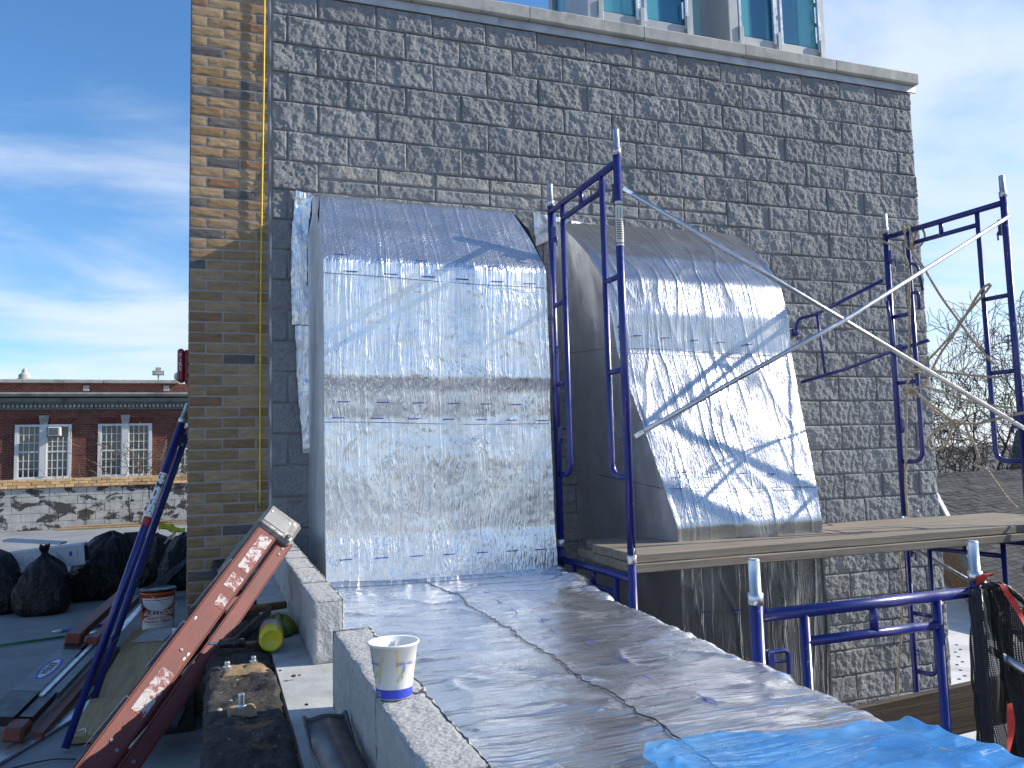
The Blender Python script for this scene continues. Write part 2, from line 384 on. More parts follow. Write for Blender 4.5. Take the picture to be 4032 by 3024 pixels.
def mk_brownbrick():
    m = NT('brown_brick_wall')
    o = m.n('ShaderNodeTexCoord').outputs['Object']
    b = m.n('ShaderNodeTexBrick', {'Vector': m.mapv((1, 1, 1), (math.pi / 2, 0, 0), vec=o), 'Color1': (.20, .105, .04, 1), 'Color2': (.28, .16, .07, 1), 'Mortar': (.13, .10, .07, 1), 'Scale': 1.0, 'Mortar Size': .01, 'Brick Width': .23, 'Row Height': .08})
    m.set(col=b.outputs[0], rough=.9, spec=.2)
mk_brownbrick()
simple('soldier_brick', (.16, .05, .035), .9, var=.3, vs=4, rv=.3, spec=.2)
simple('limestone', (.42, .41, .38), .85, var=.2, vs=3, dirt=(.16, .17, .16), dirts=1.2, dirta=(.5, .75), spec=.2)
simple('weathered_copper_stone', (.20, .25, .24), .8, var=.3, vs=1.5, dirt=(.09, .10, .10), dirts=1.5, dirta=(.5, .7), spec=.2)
simple('white_sash', (.66, .66, .64), .6, var=.08, vs=2)
def mk_glass(name, a, b):
    m = NT(name); m.set(col=m.mix(m.rng(m.noise(.8, 3), .4, .6), a, b), rough=.08, spec=.7)
mk_glass('window_glass', (.02, .024, .026), (.10, .105, .09))
simple('grey_shingle', (.058, .058, .06), .95, var=.3, vs=6, rv=.28, bump=.5, bs=80, bd=.004, spec=.15)
def mk_farroof():
    m = NT('far_shingle_roof')
    o = m.n('ShaderNodeTexCoord').outputs['Object']
    b = m.n('ShaderNodeTexBrick', {'Vector': m.mapv((1, 1, 1), (0, 0, 0), vec=o), 'Color1': (.055, .055, .057, 1), 'Color2': (.085, .085, .088, 1), 'Mortar': (.025, .025, .025, 1), 'Scale': 1.0, 'Mortar Size': .018, 'Brick Width': .33, 'Row Height': .2})
    m.set(col=b.outputs[0], rough=.95, spec=.15)
mk_farroof()
simple('white_trim', (.62, .60, .54), .6, var=.15, vs=3, dirt=(.30, .29, .26), dirts=2, dirta=(.55, .75))
simple('shaded_siding', (.12, .13, .135), .8, var=.15)  # dark grey; the shade of the rake fascia is put into this colour
simple('bark', (.055, .045, .036), .9, var=.35, vs=9, bump=.6, bs=30, spec=.15)
simple('twig_bark', (.13, .10, .075), .9, var=.3, vs=9, spec=.15)
simple('evergreen', (.025, .032, .022), .9, var=.5, vs=3, spec=.15)
simple('teal_roof', (.02, .07, .07), .7, var=.2)
def mk_net():
    m = NT('black_debris_net')
    uvn = m.n('ShaderNodeTexCoord').outputs['Object']
    m.set(col=(.012, .012, .013), rough=.75)
    w1 = m.n('ShaderNodeTexWave', {'Vector': uvn, 'Scale': 52.0}, wave_type='BANDS', bands_direction='Z').outputs[1]
    w2 = m.n('ShaderNodeTexWave', {'Vector': uvn, 'Scale': 52.0}, wave_type='BANDS', bands_direction='X').outputs[1]
    hole = m.math('MULTIPLY', m.rng(w1, .35, .6), m.rng(w2, .35, .6))
    tp = m.n('ShaderNodeBsdfTransparent')
    mx = m.n('ShaderNodeMixShader', {0: m.math('MULTIPLY', hole, .38), 1: m.b.outputs[0], 2: tp.outputs[0]})
    m.l(mx.outputs[0], m.out.inputs[0]); m.bump(m.noise(12, 4), .6, .02)
mk_net()
simple('red_strap', (.55, .035, .02), .7, var=.25, vs=20, bump=.3, bs=200, bd=.002)

# ------------------------------------------------------------------ mesh helpers
class MB:
    def __init__(s): s.v = []; s.f = []; s.mi = []
    def add(s, vs, fs):
        o = len(s.v); s.v += [tuple(map(float, q)) for q in vs]; s.f += [tuple(i + o for i in q) for q in fs]; return s
    def box(s, x0, x1, y0, y1, z0, z1, M=None):
        vs = [Vector((x, y, z)) for z in (z0, z1) for y in (y0, y1) for x in (x0, x1)]
        if M is not None: vs = [M @ q for q in vs]
        return s.add(vs, [(0,2,3,1), (4,5,7,6), (0,1,5,4), (2,6,7,3), (0,4,6,2), (1,3,7,5)])
    def bbox(s, x0, x1, y0, y1, z0, z1, b=.004, M=None):
        """box with chamfered edges"""
        X, Y, Z = (x0, x1), (y0, y1), (z0, z1); vs = []; idx = {}
        def V(i, j, k, ax):
            p = [X[i], Y[j], Z[k]]; sg = [1 if t == 0 else -1 for t in (i, j, k)]
            for a in range(3):
                if a != ax: p[a] += sg[a] * b
            q = Vector(p); idx[(i, j, k, ax)] = len(vs); vs.append(M @ q if M is not None else q)
        for i in (0, 1):
            for j in (0, 1):
                for k in (0, 1):
                    for ax in range(3): V(i, j, k, ax)
        g = lambda *a: idx[a]; fs = []
        for ax in range(3):
            o = [t for t in range(3) if t != ax]
            for sd in (0, 1):
                q = []
                for (p, r) in ((0,0), (1,0), (1,1), (0,1)):
                    c = [0, 0, 0]; c[ax] = sd; c[o[0]] = p; c[o[1]] = r; q.append(g(*c, ax))
                fs.append(tuple(q))
            a1, a2 = o
            for p in (0, 1):
                for r in (0, 1):
                    c0 = [0, 0, 0]; c0[a1] = p; c0[a2] = r; c1 = list(c0); c1[ax] = 1
                    fs.append((g(*c0, a1), g(*c1, a1), g(*c1, a2), g(*c0, a2)))
        for i in (0, 1):
            for j in (0, 1):
                for k in (0, 1): fs.append((g(i,j,k,0), g(i,j,k,1), g(i,j,k,2)))
        return s.add(vs, fs)
    def tube(s, path, r, n=10, cap=True, close=False):
        P = [Vector(q) for q in path]; rr = r if hasattr(r, '__len__') else [r] * len(P)
        T = []
        for i in range(len(P)):
            a = P[max(0, i - 1)] if not close else P[i - 1]; b = P[min(len(P) - 1, i + 1)] if not close else P[(i + 1) % len(P)]
            t = b - a; T.append(t.normalized() if t.length > 1e-9 else Vector((0, 0, 1)))
        up = Vector((0, 0, 1)) if abs(T[0].z) < .9 else Vector((1, 0, 0))
        u = T[0].cross(up).normalized(); vs = []
        for i, p in enumerate(P):
            u = (u - T[i] * u.dot(T[i])); u = u.normalized() if u.length > 1e-6 else T[i].orthogonal().normalized()
            w = T[i].cross(u)
            for k in range(n):
                a = 2 * math.pi * k / n; vs.append(p + (u * math.cos(a) + w * math.sin(a)) * rr[i])
        fs = []; m = len(P)
        for i in range(m if close else m - 1):
            j = (i + 1) % m
            for k in range(n): k2 = (k + 1) % n; fs.append((i * n + k, i * n + k2, j * n + k2, j * n + k))
        if cap and not close: fs.append(tuple(reversed(range(n)))); fs.append(tuple((m - 1) * n + k for k in range(n)))
        return s.add(vs, fs)
    def lathe(s, prof, c=(0, 0, 0), n=24, axis=(0, 0, 1), closed=False):
        """prof: (radius, height) list, revolved about `axis` through c"""
        q = Vector((0, 0, 1)).rotation_difference(Vector(axis).normalized()); c = Vector(c); vs = []; fs = []
        for (r, h) in prof:
            for k in range(n):
                a = 2 * math.pi * k / n; vs.append(c + q @ Vector((r * math.cos(a), r * math.sin(a), h)))
        for i in range(len(prof) - 1):
            for k in range(n): k2 = (k + 1) % n; fs.append((i * n + k, i * n + k2, (i + 1) * n + k2, (i + 1) * n + k))
        if prof[0][0] > 1e-6 and not closed: fs.append(tuple(reversed(range(n))))
        if prof[-1][0] > 1e-6 and not closed: fs.append(tuple((len(prof) - 1) * n + k for k in range(n)))
        return s.add(vs, fs)
    def grid(s, P, flip=False):
        """P: array (m, n, 3)"""
        m, n = P.shape[:2]
        fs = []
        for i in range(m - 1):
            for j in range(n - 1):
                q = (i * n + j, i * n + j + 1, (i + 1) * n + j + 1, (i + 1) * n + j); fs.append(tuple(reversed(q)) if flip else q)
        return s.add(P.reshape(-1, 3), fs)
    def prism(s, pts, d):
        """planar polygon pts extruded by vector d"""
        P = [Vector(p) for p in pts]; d = Vector(d); n = len(P)
        fs = [tuple(reversed(range(n))), tuple(range(n, 2 * n))] + [(i, (i + 1) % n, n + (i + 1) % n, n + i) for i in range(n)]
        return s.add(P + [p + d for p in P], fs)
    def mesh(s, name, mats, smooth=False, off=(0, 0, 0)):
        me = bpy.data.meshes.new(name); off = Vector(off)
        me.from_pydata([Vector(q) - off for q in s.v], [], s.f)
        for m in ([mats] if isinstance(mats, str) else mats): me.materials.append(MATS[m])
        if smooth: me.shade_smooth()
        me.update(); return me
    def build(s, name, mat, parent=None, smooth=False, loc=None):
        off = WL(parent) if parent is not None else Vector(loc if loc is not None else (0, 0, 0))
        o = bpy.data.objects.new(name, s.mesh(name, mat, smooth, off)); COL.objects.link(o)
        if parent is not None: o.parent = parent
        else: o.location = off
        if smooth == 'auto': pass
        return o
def WL(o):
    v = Vector((0, 0, 0))
    while o is not None: v = v + o.location; o = o.parent
    return v
def obj(name, me, parent, loc):
    o = bpy.data.objects.new(name, me); COL.objects.link(o)
    if parent is not None: o.parent = parent
    o.location = loc; return o
def thing(name, loc, label, cat, group=None):
    o = bpy.data.objects.new(name, None); COL.objects.link(o); o.location = loc; o.empty_display_size = .1
    return tag(o, label, cat, group)
def tag(o, label=None, cat=None, group=None, kind=None):
    if label: o['label'] = label
    if cat: o['category'] = cat
    if group: o['group'] = group
    if kind: o['kind'] = kind
    return o
def fillet(pts, r, n=5):
    P = [Vector(p) for p in pts]; out = [P[0]]
    for i in range(1, len(P) - 1):
        a, b, c = P[i - 1], P[i], P[i + 1]; u = (a - b); v = (c - b); k = min(r, u.length * .48, v.length * .48)
        u = b + u.normalized() * k; v = b + v.normalized() * k
        for j in range(n + 1):
            t = j / n; out.append(u * (1 - t) ** 2 + b * 2 * t * (1 - t) + v * t ** 2)
    out.append(P[-1]); return out
def spline(pts, n=8):
    P = [Vector(p) for p in pts]; Q = [P[0] * 2 - P[1]] + P + [P[-1] * 2 - P[-2]]; out = []
    for i in range(1, len(Q) - 2):
        a, b, c, d = Q[i - 1:i + 3]
        for j in range(n):
            t = j / n; out.append(.5 * ((2 * b) + (c - a) * t + (2 * a - 5 * b + 4 * c - d) * t * t + (3 * b - a - 3 * c + d) * t ** 3))
    out.append(P[-1]); return out
def resample(P, step):
    P = [Vector(p) for p in P]; out = [P[0]]; acc = 0
    for i in range(1, len(P)):
        a, b = P[i - 1], P[i]; L = (b - a).length
        if L < 1e-9: continue
        d = step - acc
        while d <= L: out.append(a.lerp(b, d / L)); d += step
        acc = L - (d - step)
    return out
def rope_mesh(mb, pts, r=.008, step=.011):
    """three-strand twisted rope"""
    P = resample(spline(pts, 10), step)
    if len(P) < 3: return
    u = None; strands = [[], [], []]
    for i, p in enumerate(P):
        t = (P[min(i + 1, len(P) - 1)] - P[max(i - 1, 0)]).normalized()
        if u is None: u = t.orthogonal().normalized()
        u = (u - t * u.dot(t)).normalized(); w = t.cross(u)
        for k in range(3):
            a = i * .95 + k * 2.0944; strands[k].append(p + (u * math.cos(a) + w * math.sin(a)) * r * .52)
    for sdd in strands: mb.tube(sdd, r * .56, 5)
def text_mesh(name, body, size, mat, M, extrude=.0006, bend=None, align='CENTER', bold=0.0, shear=0.0, spacing=1.0):
    cu = bpy.data.curves.new(name, 'FONT'); cu.body = body; cu.size = size; cu.extrude = extrude; cu.align_x = align; cu.align_y = 'CENTER'
    cu.resolution_u = 2; cu.offset = bold; cu.shear = shear; cu.space_character = spacing
    to = bpy.data.objects.new(name, cu); COL.objects.link(to)
    dg = bpy.context.evaluated_depsgraph_get(); dg.update()
    me = bpy.data.meshes.new_from_object(to.evaluated_get(dg))
    bpy.data.objects.remove(to); bpy.data.curves.remove(cu)
    for v in me.vertices:
        p = v.co.copy()
        if bend: p = bend(p)
        v.co = M @ p
    me.materials.clear(); me.materials.append(MATS[mat]); me.name = name; me.update(); return me
def frameM(o, x, y):
    """matrix with origin o, local x and y given; local z = x cross y"""
    x = Vector(x).normalized(); y = Vector(y); y = (y - x * y.dot(x)).normalized(); z = x.cross(y)
    M = Matrix.Identity(4)
    for i in range(3): M[i][0], M[i][1], M[i][2], M[i][3] = x[i], y[i], z[i], o[i]
    return M

# ================================================================== THE SETTING
ROOF = 0.0; LEDGE = .917; CURB = 1.107; STREET = -7.0
g = MB().box(-1500, 1500, -1500, 1500, STREET - .5, STREET).build('ground', 'lawn_earth'); tag(g, kind='structure')
g = MB().box(-60, 40, 20.0, 30.0, STREET + .004, STREET + .03).build('road', 'asphalt'); tag(g, kind='structure')
mbx = MB()
mbx.box(-14, -.46, -14, 17.2, -.6, ROOF).box(-14, -.62, 17.2, 18.0, -7, ROOF - .02)
g = mbx.build('flat_roof', 'coated_roof'); tag(g, kind='structure')
g = MB().box(-13.99, -.47, -13.99, 17.9, -7, -.602).build('building_below_roof', 'red_brick_wall'); tag(g, kind='structure')
g = MB().box(-.262, -.047, -9, -.004, -.6, LEDGE).build('parapet_ledge', 'ledge_concrete'); tag(g, kind='structure')
# torn felt top of the brick parapet
xs = np.linspace(-.458, -.266, 26); ys = np.linspace(-5.4, -.02, 330)
XX, YY = np.meshgrid(xs, ys)
edge = np.minimum(XX + .458, -.266 - XX)
ZZ = LEDGE + .006 + .010 * fbm(XX * 14, YY * 9, 0, 4) + .007 * np.abs(fbm(XX * 40, YY * 24, 2, 3)) - .02 * np.exp(-edge / .008) * (edge < .03)
XX = XX + .006 * fbm(YY * 22, XX * 3, 5, 3) * np.exp(-edge / .03)
pm = MB().grid(np.stack([XX, YY, ZZ], -1)); pm.box(-.455, -.270, -5.4, -.02, -.6, LEDGE - .03)
g = pm.build('parapet_top', 'torn_tar_felt', None, True); tag(g, kind='structure')
# lower roof on the far side of the duct, with rows of fastener plates
g = MB().box(.0, 5.2, -9, -.01, -7, -1.204).build('dark_lower_roof', 'torn_tar_felt'); tag(g, kind='structure')  # dark slab added in place of netted shade, so the foil reflects dark
g = MB().box(5.202, 13.6, -9, 10, -7, -1.2).build('lower_roof', 'white_membrane'); tag(g, kind='structure')
pl = MB().lathe([(.0, .008), (.012, .008), (.022, .002), (.022, 0)], n=10).mesh('fastener_plate', 'dark_steel')
for i in range(16):
    t = i / 15; obj('fastener_plate', pl, g, (6.5 + 2.5 * t, .75 + 2.35 * t + .05 * math.sin(i * 2.1), -1.199))
for i in range(8):
    t = i / 7; obj('fastener_plate', pl, g, (7.46 + 1.0 * t, 1.9 + 1.1 * t, -1.199))

# ================================================================== split-face block wall
X0W, X1W, Z0J = -.100, 5.492, 4.55
BK, BH = .4064, .2032
wall = thing('block_wall', (0, 0, -7), 'tall grey split-face block wall of the building behind the ducts', 'wall')
MB().box(X0W - .02, X1W - .012, -.0055, 10.2, -7, 4.795).build('wall_core', 'mortar', wall)
_bc = {}
def block_mesh(L, H, var, rough=1.0, mat='split_face_block'):
    key = (round(L, 3), round(H, 3), var, mat)
    if key in _bc: return _bc[key]
    nx = max(6, int(L / .0066)); nz = max(5, int(H / .0066))
    u = np.linspace(-L / 2, L / 2, nx); w = np.linspace(-H / 2, H / 2, nz)
    U, Wd = np.meshgrid(u, w); sdd = var * 17.3 + L * 31 + H * 7
    e = np.minimum(np.minimum(U + L / 2, L / 2 - U), np.minimum(Wd + H / 2, H / 2 - Wd))
    k = np.clip(e / .007, 0, 1); k = k * k * (3 - 2 * k)
    big = fbm(U * 6.5 + sdd, Wd * 6.5, sdd, 3, .55)
    tilt = .10 * math.sin(var * 2.4) * U + .12 * math.cos(var * 1.7) * Wd
    r = .010 + .0075 * big + .0052 * fbm(U * 30 + sdd, Wd * 24, sdd + 5, 3, .6) + .0052 * np.abs(fbm(U * 75 + sdd, Wd * 75, sdd + 9, 2, .6)) + tilt * .28
    D = -(.0078 + np.clip(r, -.002, .045) * rough * (.5 + .5 * k))
    mb = MB()
    P = np.stack([U, D, Wd], -1); mb.grid(P)
    m, n = nz, nx
    ring = [(0, j) for j in range(n)] + [(i, n - 1) for i in range(1, m)] + [(m - 1, j) for j in range(n - 2, -1, -1)] + [(i, 0) for i in range(m - 2, 0, -1)]
    vs = [P[i, j] for i, j in ring] + [np.array([P[i, j][0], .012, P[i, j][2]]) for i, j in ring]; q = len(ring)
    mb.add(vs, [(a, q + a, q + (a + 1) % q, (a + 1) % q) for a in range(q)])
    me = mb.mesh('block_%d' % len(_bc), mat, True); _bc[key] = me; return me
def hidden(xa, xb, za, zb):
    return (xa > .25 and xb < 1.36 and zb < 3.12) or (xa > 2.12 and xb < 3.12 and zb < 2.95)
nb = 0
JT = .0095
for j in range(-1, 28):
    zb = Z0J - (j + 1) * BH; zt = zb + BH
    if j == -1: zt = 4.715
    off = 0 if j % 2 == 0 else .5
    cuts = [X0W] + [(k + off) * BK for k in range(0, 15) if X0W + .05 < (k + off) * BK < X1W - .1] + [X1W]
    for a, b in zip(cuts[:-1], cuts[1:]):
        rows = [(zb, zt, 'split_face_block', 1.0)]
        if j == 5 and a >= -.05 and b < 3.5:
            zs = zb + .098
            rows = [(zs + .004, zt, 'patched_block', .75), (zb, zs - .004, 'split_face_block', .75)]
        for (q0, q1, mt, rg) in rows:
            if hidden(a, b, q0, q1): continue
            if q1 < 2.9 and b < 3.0 and a > .3 and not (1.2 < b and a < 2.3): continue
            L = b - a - JT; H = q1 - q0 - JT
            jx = random.uniform(-.001, .001)
            obj('block', block_mesh(L, H, random.randrange(11) if L > .35 else random.randrange(4), rg, mt), wall, ((a + b) / 2 + jx, 0, (q0 + q1) / 2 + 7)); nb += 1
print('blocks', nb)
for k in (.93, 1.93, 2.93):
    MB().box(k * BK - .004, k * BK + .004, -.012, -.001, 3.372, 3.425).build('weep_slot', 'black_iron', wall)
cb = MB(); zz = np.linspace(-.5, 5.4, 120)
cb.tube([(-.106 + .002 * math.sin(z * 9), .004 + .003 * math.sin(z * 23), z) for z in zz], .0115, 6)
cb.build('caulk_joint', 'caulk', wall, True)
# flashing and coping stones
fl = [X0W, 1.52, 2.95, 4.32, 5.54]
for a, b in zip(fl[:-1], fl[1:]):
    f_ = MB().prism([(a + .001, -.012, 4.717), (a + .001, -.032, 4.712), (a + .001, -.0345, 4.716), (a + .001, -.031, 4.775), (a + .001, -.012, 4.79)], (b - a - .002, 0, 0))
    f_.build('flashing', 'flashing_metal', wall)
cop = [-.104, .86, 1.76, 2.73, 3.68, 4.62, 5.545]
for i, (a, b) in enumerate(zip(cop[:-1], cop[1:])):
    m_ = MB(); n_ = 24
    xs_ = np.linspace(a + .004, b - .004, n_); pr_ = [(.0, 4.782), (-.062, 4.782), (-.070, 4.790), (-.070, 4.876), (-.060, 4.886), (.30, 4.905)]
    P = np.zeros((n_, len(pr_), 3))
    for q, (y, z) in enumerate(pr_):
        P[:, q, 0] = xs_; P[:, q, 1] = y + .0012 * fbm(xs_ * 18, xs_ * 0 + q * .7, i, 3); P[:, q, 2] = z + .0012 * fbm(xs_ * 14, xs_ * 0 + q * 1.3, i + 4, 3)
    m_.grid(P)
    m_.add([P[0, q] for q in range(6)], [tuple(range(6))]); m_.add([P[-1, q] for q in range(6)], [tuple(reversed(range(6)))])
    m_.build('coping_stone', 'coping_stone', wall)
    if i: MB().box(a - .0035, a + .0035, -.064, .2, 4.79, 4.88).build('coping_joint', 'caulk', wall)
# glazed bays on the roof of the wall
YB = .16; ZB0, ZB1 = 4.908, 6.6
def bay(xa, xb):
    b_ = obj('window_bay', MB().box(xa + .1, xb - .04, YB + .06, .98, ZB0, ZB1).mesh('window_bay', 'window_frame_paint'), wall, (0, 0, 7))
    def p(name, mb, mat): return mb.build(name, mat, b_)
    o7 = 0
    w = xb - xa; xm = xa + w * .50
    p('corner_post', MB().bbox(xa, xa + .10, YB - .01, YB + .42, ZB0, ZB1, .006), 'window_frame_paint')
    p('mullion', MB().bbox(xm - .035, xm + .035, YB - .004, YB + .06, ZB0, ZB1, .004), 'window_frame_paint')
    p('end_post', MB().bbox(xb - .06, xb, YB - .004, YB + .06, ZB0, ZB1, .004), 'window_frame_paint')
    p('sill_panel', MB().bbox(xa + .1, xm - .035, YB + .01, YB + .06, ZB0, 5.10, .004), 'window_frame_paint')
    p('sill_panel', MB().bbox(xm + .035, xb - .06, YB + .01, YB + .06, ZB0, 5.10, .004), 'window_frame_paint')
    p('pane', MB().box(xa + .1, xm - .035, YB + .028, YB + .05, 5.115, ZB1), 'teal_ribbed_glazing')
    p('pane', MB().box(xm + .035, xb - .06, YB + .028, YB + .05, 5.115, ZB1), 'teal_ribbed_glazing')
    p('pane', MB().box(xa + .055, xa + .075, YB + .42, .90, ZB0 + .02, ZB1), 'teal_ribbed_glazing')
    p('back_post', MB().bbox(xa + .02, xa + .10, .90, .98, ZB0, ZB1, .004), 'window_frame_paint')
    for x in (xa + .104, xm - .05, xm + .022, xb - .078):
        p('trim_strip', MB().bbox(x, x + .028, YB - .012, YB + .012, 5.06, ZB1, .003), 'bright_trim')
    for x in (xa + .094, xm - .02, xb - .075): p('bracket', MB().bbox(x, x + .045, YB - .024, YB - .012, ZB0 + .03, 5.17, .004), 'window_frame_paint')
    for x in (xm - .01, xb - .10):
        for k in range(4): p('bright_slot', MB().box(x - .008, x + .008, YB - .0075, YB - .0045, 5.14 + k * .19, 5.29 + k * .19), 'bright_trim')
    for k in range(4): p('screw_head', MB().lathe([(.006, 0), (.005, .004), (0, .005)], (xa + .2 + k * w * .2 - .02, YB + .0095, 4.99 + .01 * (k % 2)), 8, (0, -1, 0)), 'bright_trim')
bay(2.345, 3.335); bay(3.69, 4.72)

# ================================================================== tan brick pier
pier = thing('brick_pier', (-.36, .2, 0), 'tall tan rug-faced brick pier left of the grey block wall', 'pier')
PX0, PX1 = -.604, -.118
MB().box(PX0 + .004, PX1 - .002, -.0042, .62, 0, 5.3).build('pier_core', 'brick_mortar', pier)
BC, BL = .0677, .2032
_br = {}
def brick_mesh(L, var, face='f'):
    key = (round(L, 3), var, face)
    if key in _br: return _br[key]
    H = BC - .0105; nx = max(5, int(L / .012)); nz = 7
    U, Wd = np.meshgrid(np.linspace(-L / 2, L / 2, nx), np.linspace(-H / 2, H / 2, nz)); s0 = var * 9.1 + L * 50
    e = np.minimum(np.minimum(U + L / 2, L / 2 - U), np.minimum(Wd + H / 2, H / 2 - Wd)); k = np.clip(e / .007, 0, 1)
    D = -(.0058 + .0022 * k + .0026 * fbm(U * 22 + s0, Wd * 130, s0, 3, .6) * k)
    P = np.stack([U, D, Wd], -1); mb = MB().grid(P)
    ring = [(0, j) for j in range(nx)] + [(i, nx - 1) for i in range(1, nz)] + [(nz - 1, j) for j in range(nx - 2, -1, -1)] + [(i, 0) for i in range(nz - 2, 0, -1)]
    q = len(ring); vs = [P[i, j] for i, j in ring] + [np.array([P[i, j][0], .01, P[i, j][2]]) for i, j in ring]
    mb.add(vs, [(a, q + a, q + (a + 1) % q, (a + 1) % q) for a in range(q)])
    me = mb.mesh('brick_%d' % len(_br), 'rug_face_brick', True); _br[key] = me; return me
c = 0; z = 5.27 - 78 * BC
nbr = 0
while z < 5.2:
    off = 0 if c % 2 == 0 else -BL / 2
    x = PX0 + off
    while x < PX1 - .02:
        a, b = max(x, PX0), min(x + BL, PX1)
        if b - a > .03:
            obj('brick', brick_mesh(b - a - .0105, random.randrange(6)), pier, ((a + b) / 2 + .36, -.2 + random.uniform(-.001, .001), z + BC / 2 + random.uniform(-.0012, .0012))); nbr += 1
        x += BL
    z += BC; c += 1
rt_ = MB(); z = 5.27 - 78 * BC; c = 0            # bricks of the return face toward the roof
while z < 5.2:
    y = .004 if c % 2 else -.0975
    while y < .62:
        a_, b_ = max(y, .004), min(y + BL, .618)
        if b_ - a_ > .03: rt_.bbox(PX0 - .003, PX0 + .008, a_ + .005, b_ - .005, z + .005, z + BC - .005, .0025)
        y += BL
    z += BC; c += 1
o = rt_.build('return_bricks', 'rug_face_brick', pier); o['kind'] = 'stuff'
cord = MB().tube([(-.143 + .004 * math.sin(t * 7) - .035 * t, -.028 - .003 * math.sin(t * 5), 5.25 - t * 4.0) for t in np.linspace(0, 1, 60)], .0056, 8).build('cord', 'yellow_cord', None, True, (-.14, -.026, 5.2))
tag(cord, 'thin yellow cord hanging down the face of the brick pier', 'cord')
# fire alarm device on the side of the pier
fa = thing('fire_alarm', (-.607, .10, 2.05), 'dark red fire alarm strobe fixed to the side of the brick pier', 'alarm')
MB().bbox(-.630, -.6045, .06, .20, 2.045, 2.255, .006).build('back_box', 'fire_red', fa)
MB().bbox(-.672, -.631, .056, .204, 2.052, 2.262, .012).build('cover', 'fire_red', fa)
MB().lathe([(.0, .024), (.018, .02), (.026, .008), (.028, 0)], (-.671, .13, 2.09), 14, (-1, 0, 0)).build('strobe_lens', 'clear_lens', fa, True)
for i, ch in enumerate('FIRE'):
    me = text_mesh('lettering', ch, .034, 'white_print', frameM(Vector((-.653, .0555, 2.218 - i * .029)) - Vector((-.607, .10, 2.05)), (1, 0, 0), (0, 0, 1)), .0004)
    obj('lettering', me, fa, (0, 0, 0))

# ================================================================== kerbs of cut concrete block
def curb(name, label, cuts, dx=0):
    t = thing(name, (-.11, cuts[0], LEDGE), label, 'block kerb')
    for i, (a, b) in enumerate(zip(cuts[:-1], cuts[1:])):
        L = abs(b - a) - .006; n1, n2, n3 = 34, 12, 20
        ym = (a + b) / 2; xm = -.1115 + random.uniform(-.003, .003) + (.018 * (ym + 3.4) / 3 if dx else -.003 * (i))
        H = CURB - LEDGE + (random.uniform(-.003, .003) if i else 0); wd = .095
        mb = MB(); s0 = random.uniform(0, 50)
        def face(o, du, dv, nu, nv, nrm):
            U, V = np.meshgrid(np.linspace(0, 1, nu), np.linspace(0, 1, nv), indexing='ij')
            P = np.array(o)[None, None] + U[..., None] * np.array(du) + V[..., None] * np.array(dv)
            R = .0022 * fbm(P[..., 0] * 60 + P[..., 2] * 40 + s0, P[..., 1] * 60 + P[..., 2] * 25, s0, 3, .6)
            e = np.minimum(np.minimum(U, 1 - U) * np.linalg.norm(du), np.minimum(V, 1 - V) * np.linalg.norm(dv)); R = R * np.clip(e / .008, 0, 1) - .0045 * np.exp(-e / .003) * (1 + .8 * fbm(P[..., 1] * 90 + s0, P[..., 0] * 90 + P[..., 2] * 70, 3, 2))
            # chipped arrises
            P = P + R[..., None] * np.array(nrm); mb.grid(P)
        x0, x1, y0, y1, z0, z1 = xm - wd / 2, xm + wd / 2, ym - L / 2, ym + L / 2, LEDGE + .001, LEDGE + H
        face((x0, y0, z1), (wd, 0, 0), (0, L, 0), n2, n1, (0, 0, 1)); face((x0, y1, z0), (0, -L, 0), (0, 0, H), n1, n3, (-1, 0, 0))
        face((x1, y0, z0), (0, L, 0), (0, 0, H), n1, n3, (1, 0, 0)); face((x0, y0, z0), (wd, 0, 0), (0, 0, H), n2, n3, (0, -1, 0)); face((x1, y1, z0), (-wd, 0, 0), (0, 0, H), n2, n3, (0, 1, 0))
        mb.build('block', 'curb_block', t, True)
    return t
curb('block_curb', 'row of cut grey concrete blocks along the ledge running back to the wall', [-2.905, -2.512, -2.106, -1.727, -1.33, -.93, -.53, -.13], 1)
curb('block_curb', 'near row of pale concrete blocks that carries the paper cup', [-3.36, -3.965, -4.37, -4.78])
# mortar smear where the near kerb sits on the ledge is part of the ledge; a pencilled 2 on the block face

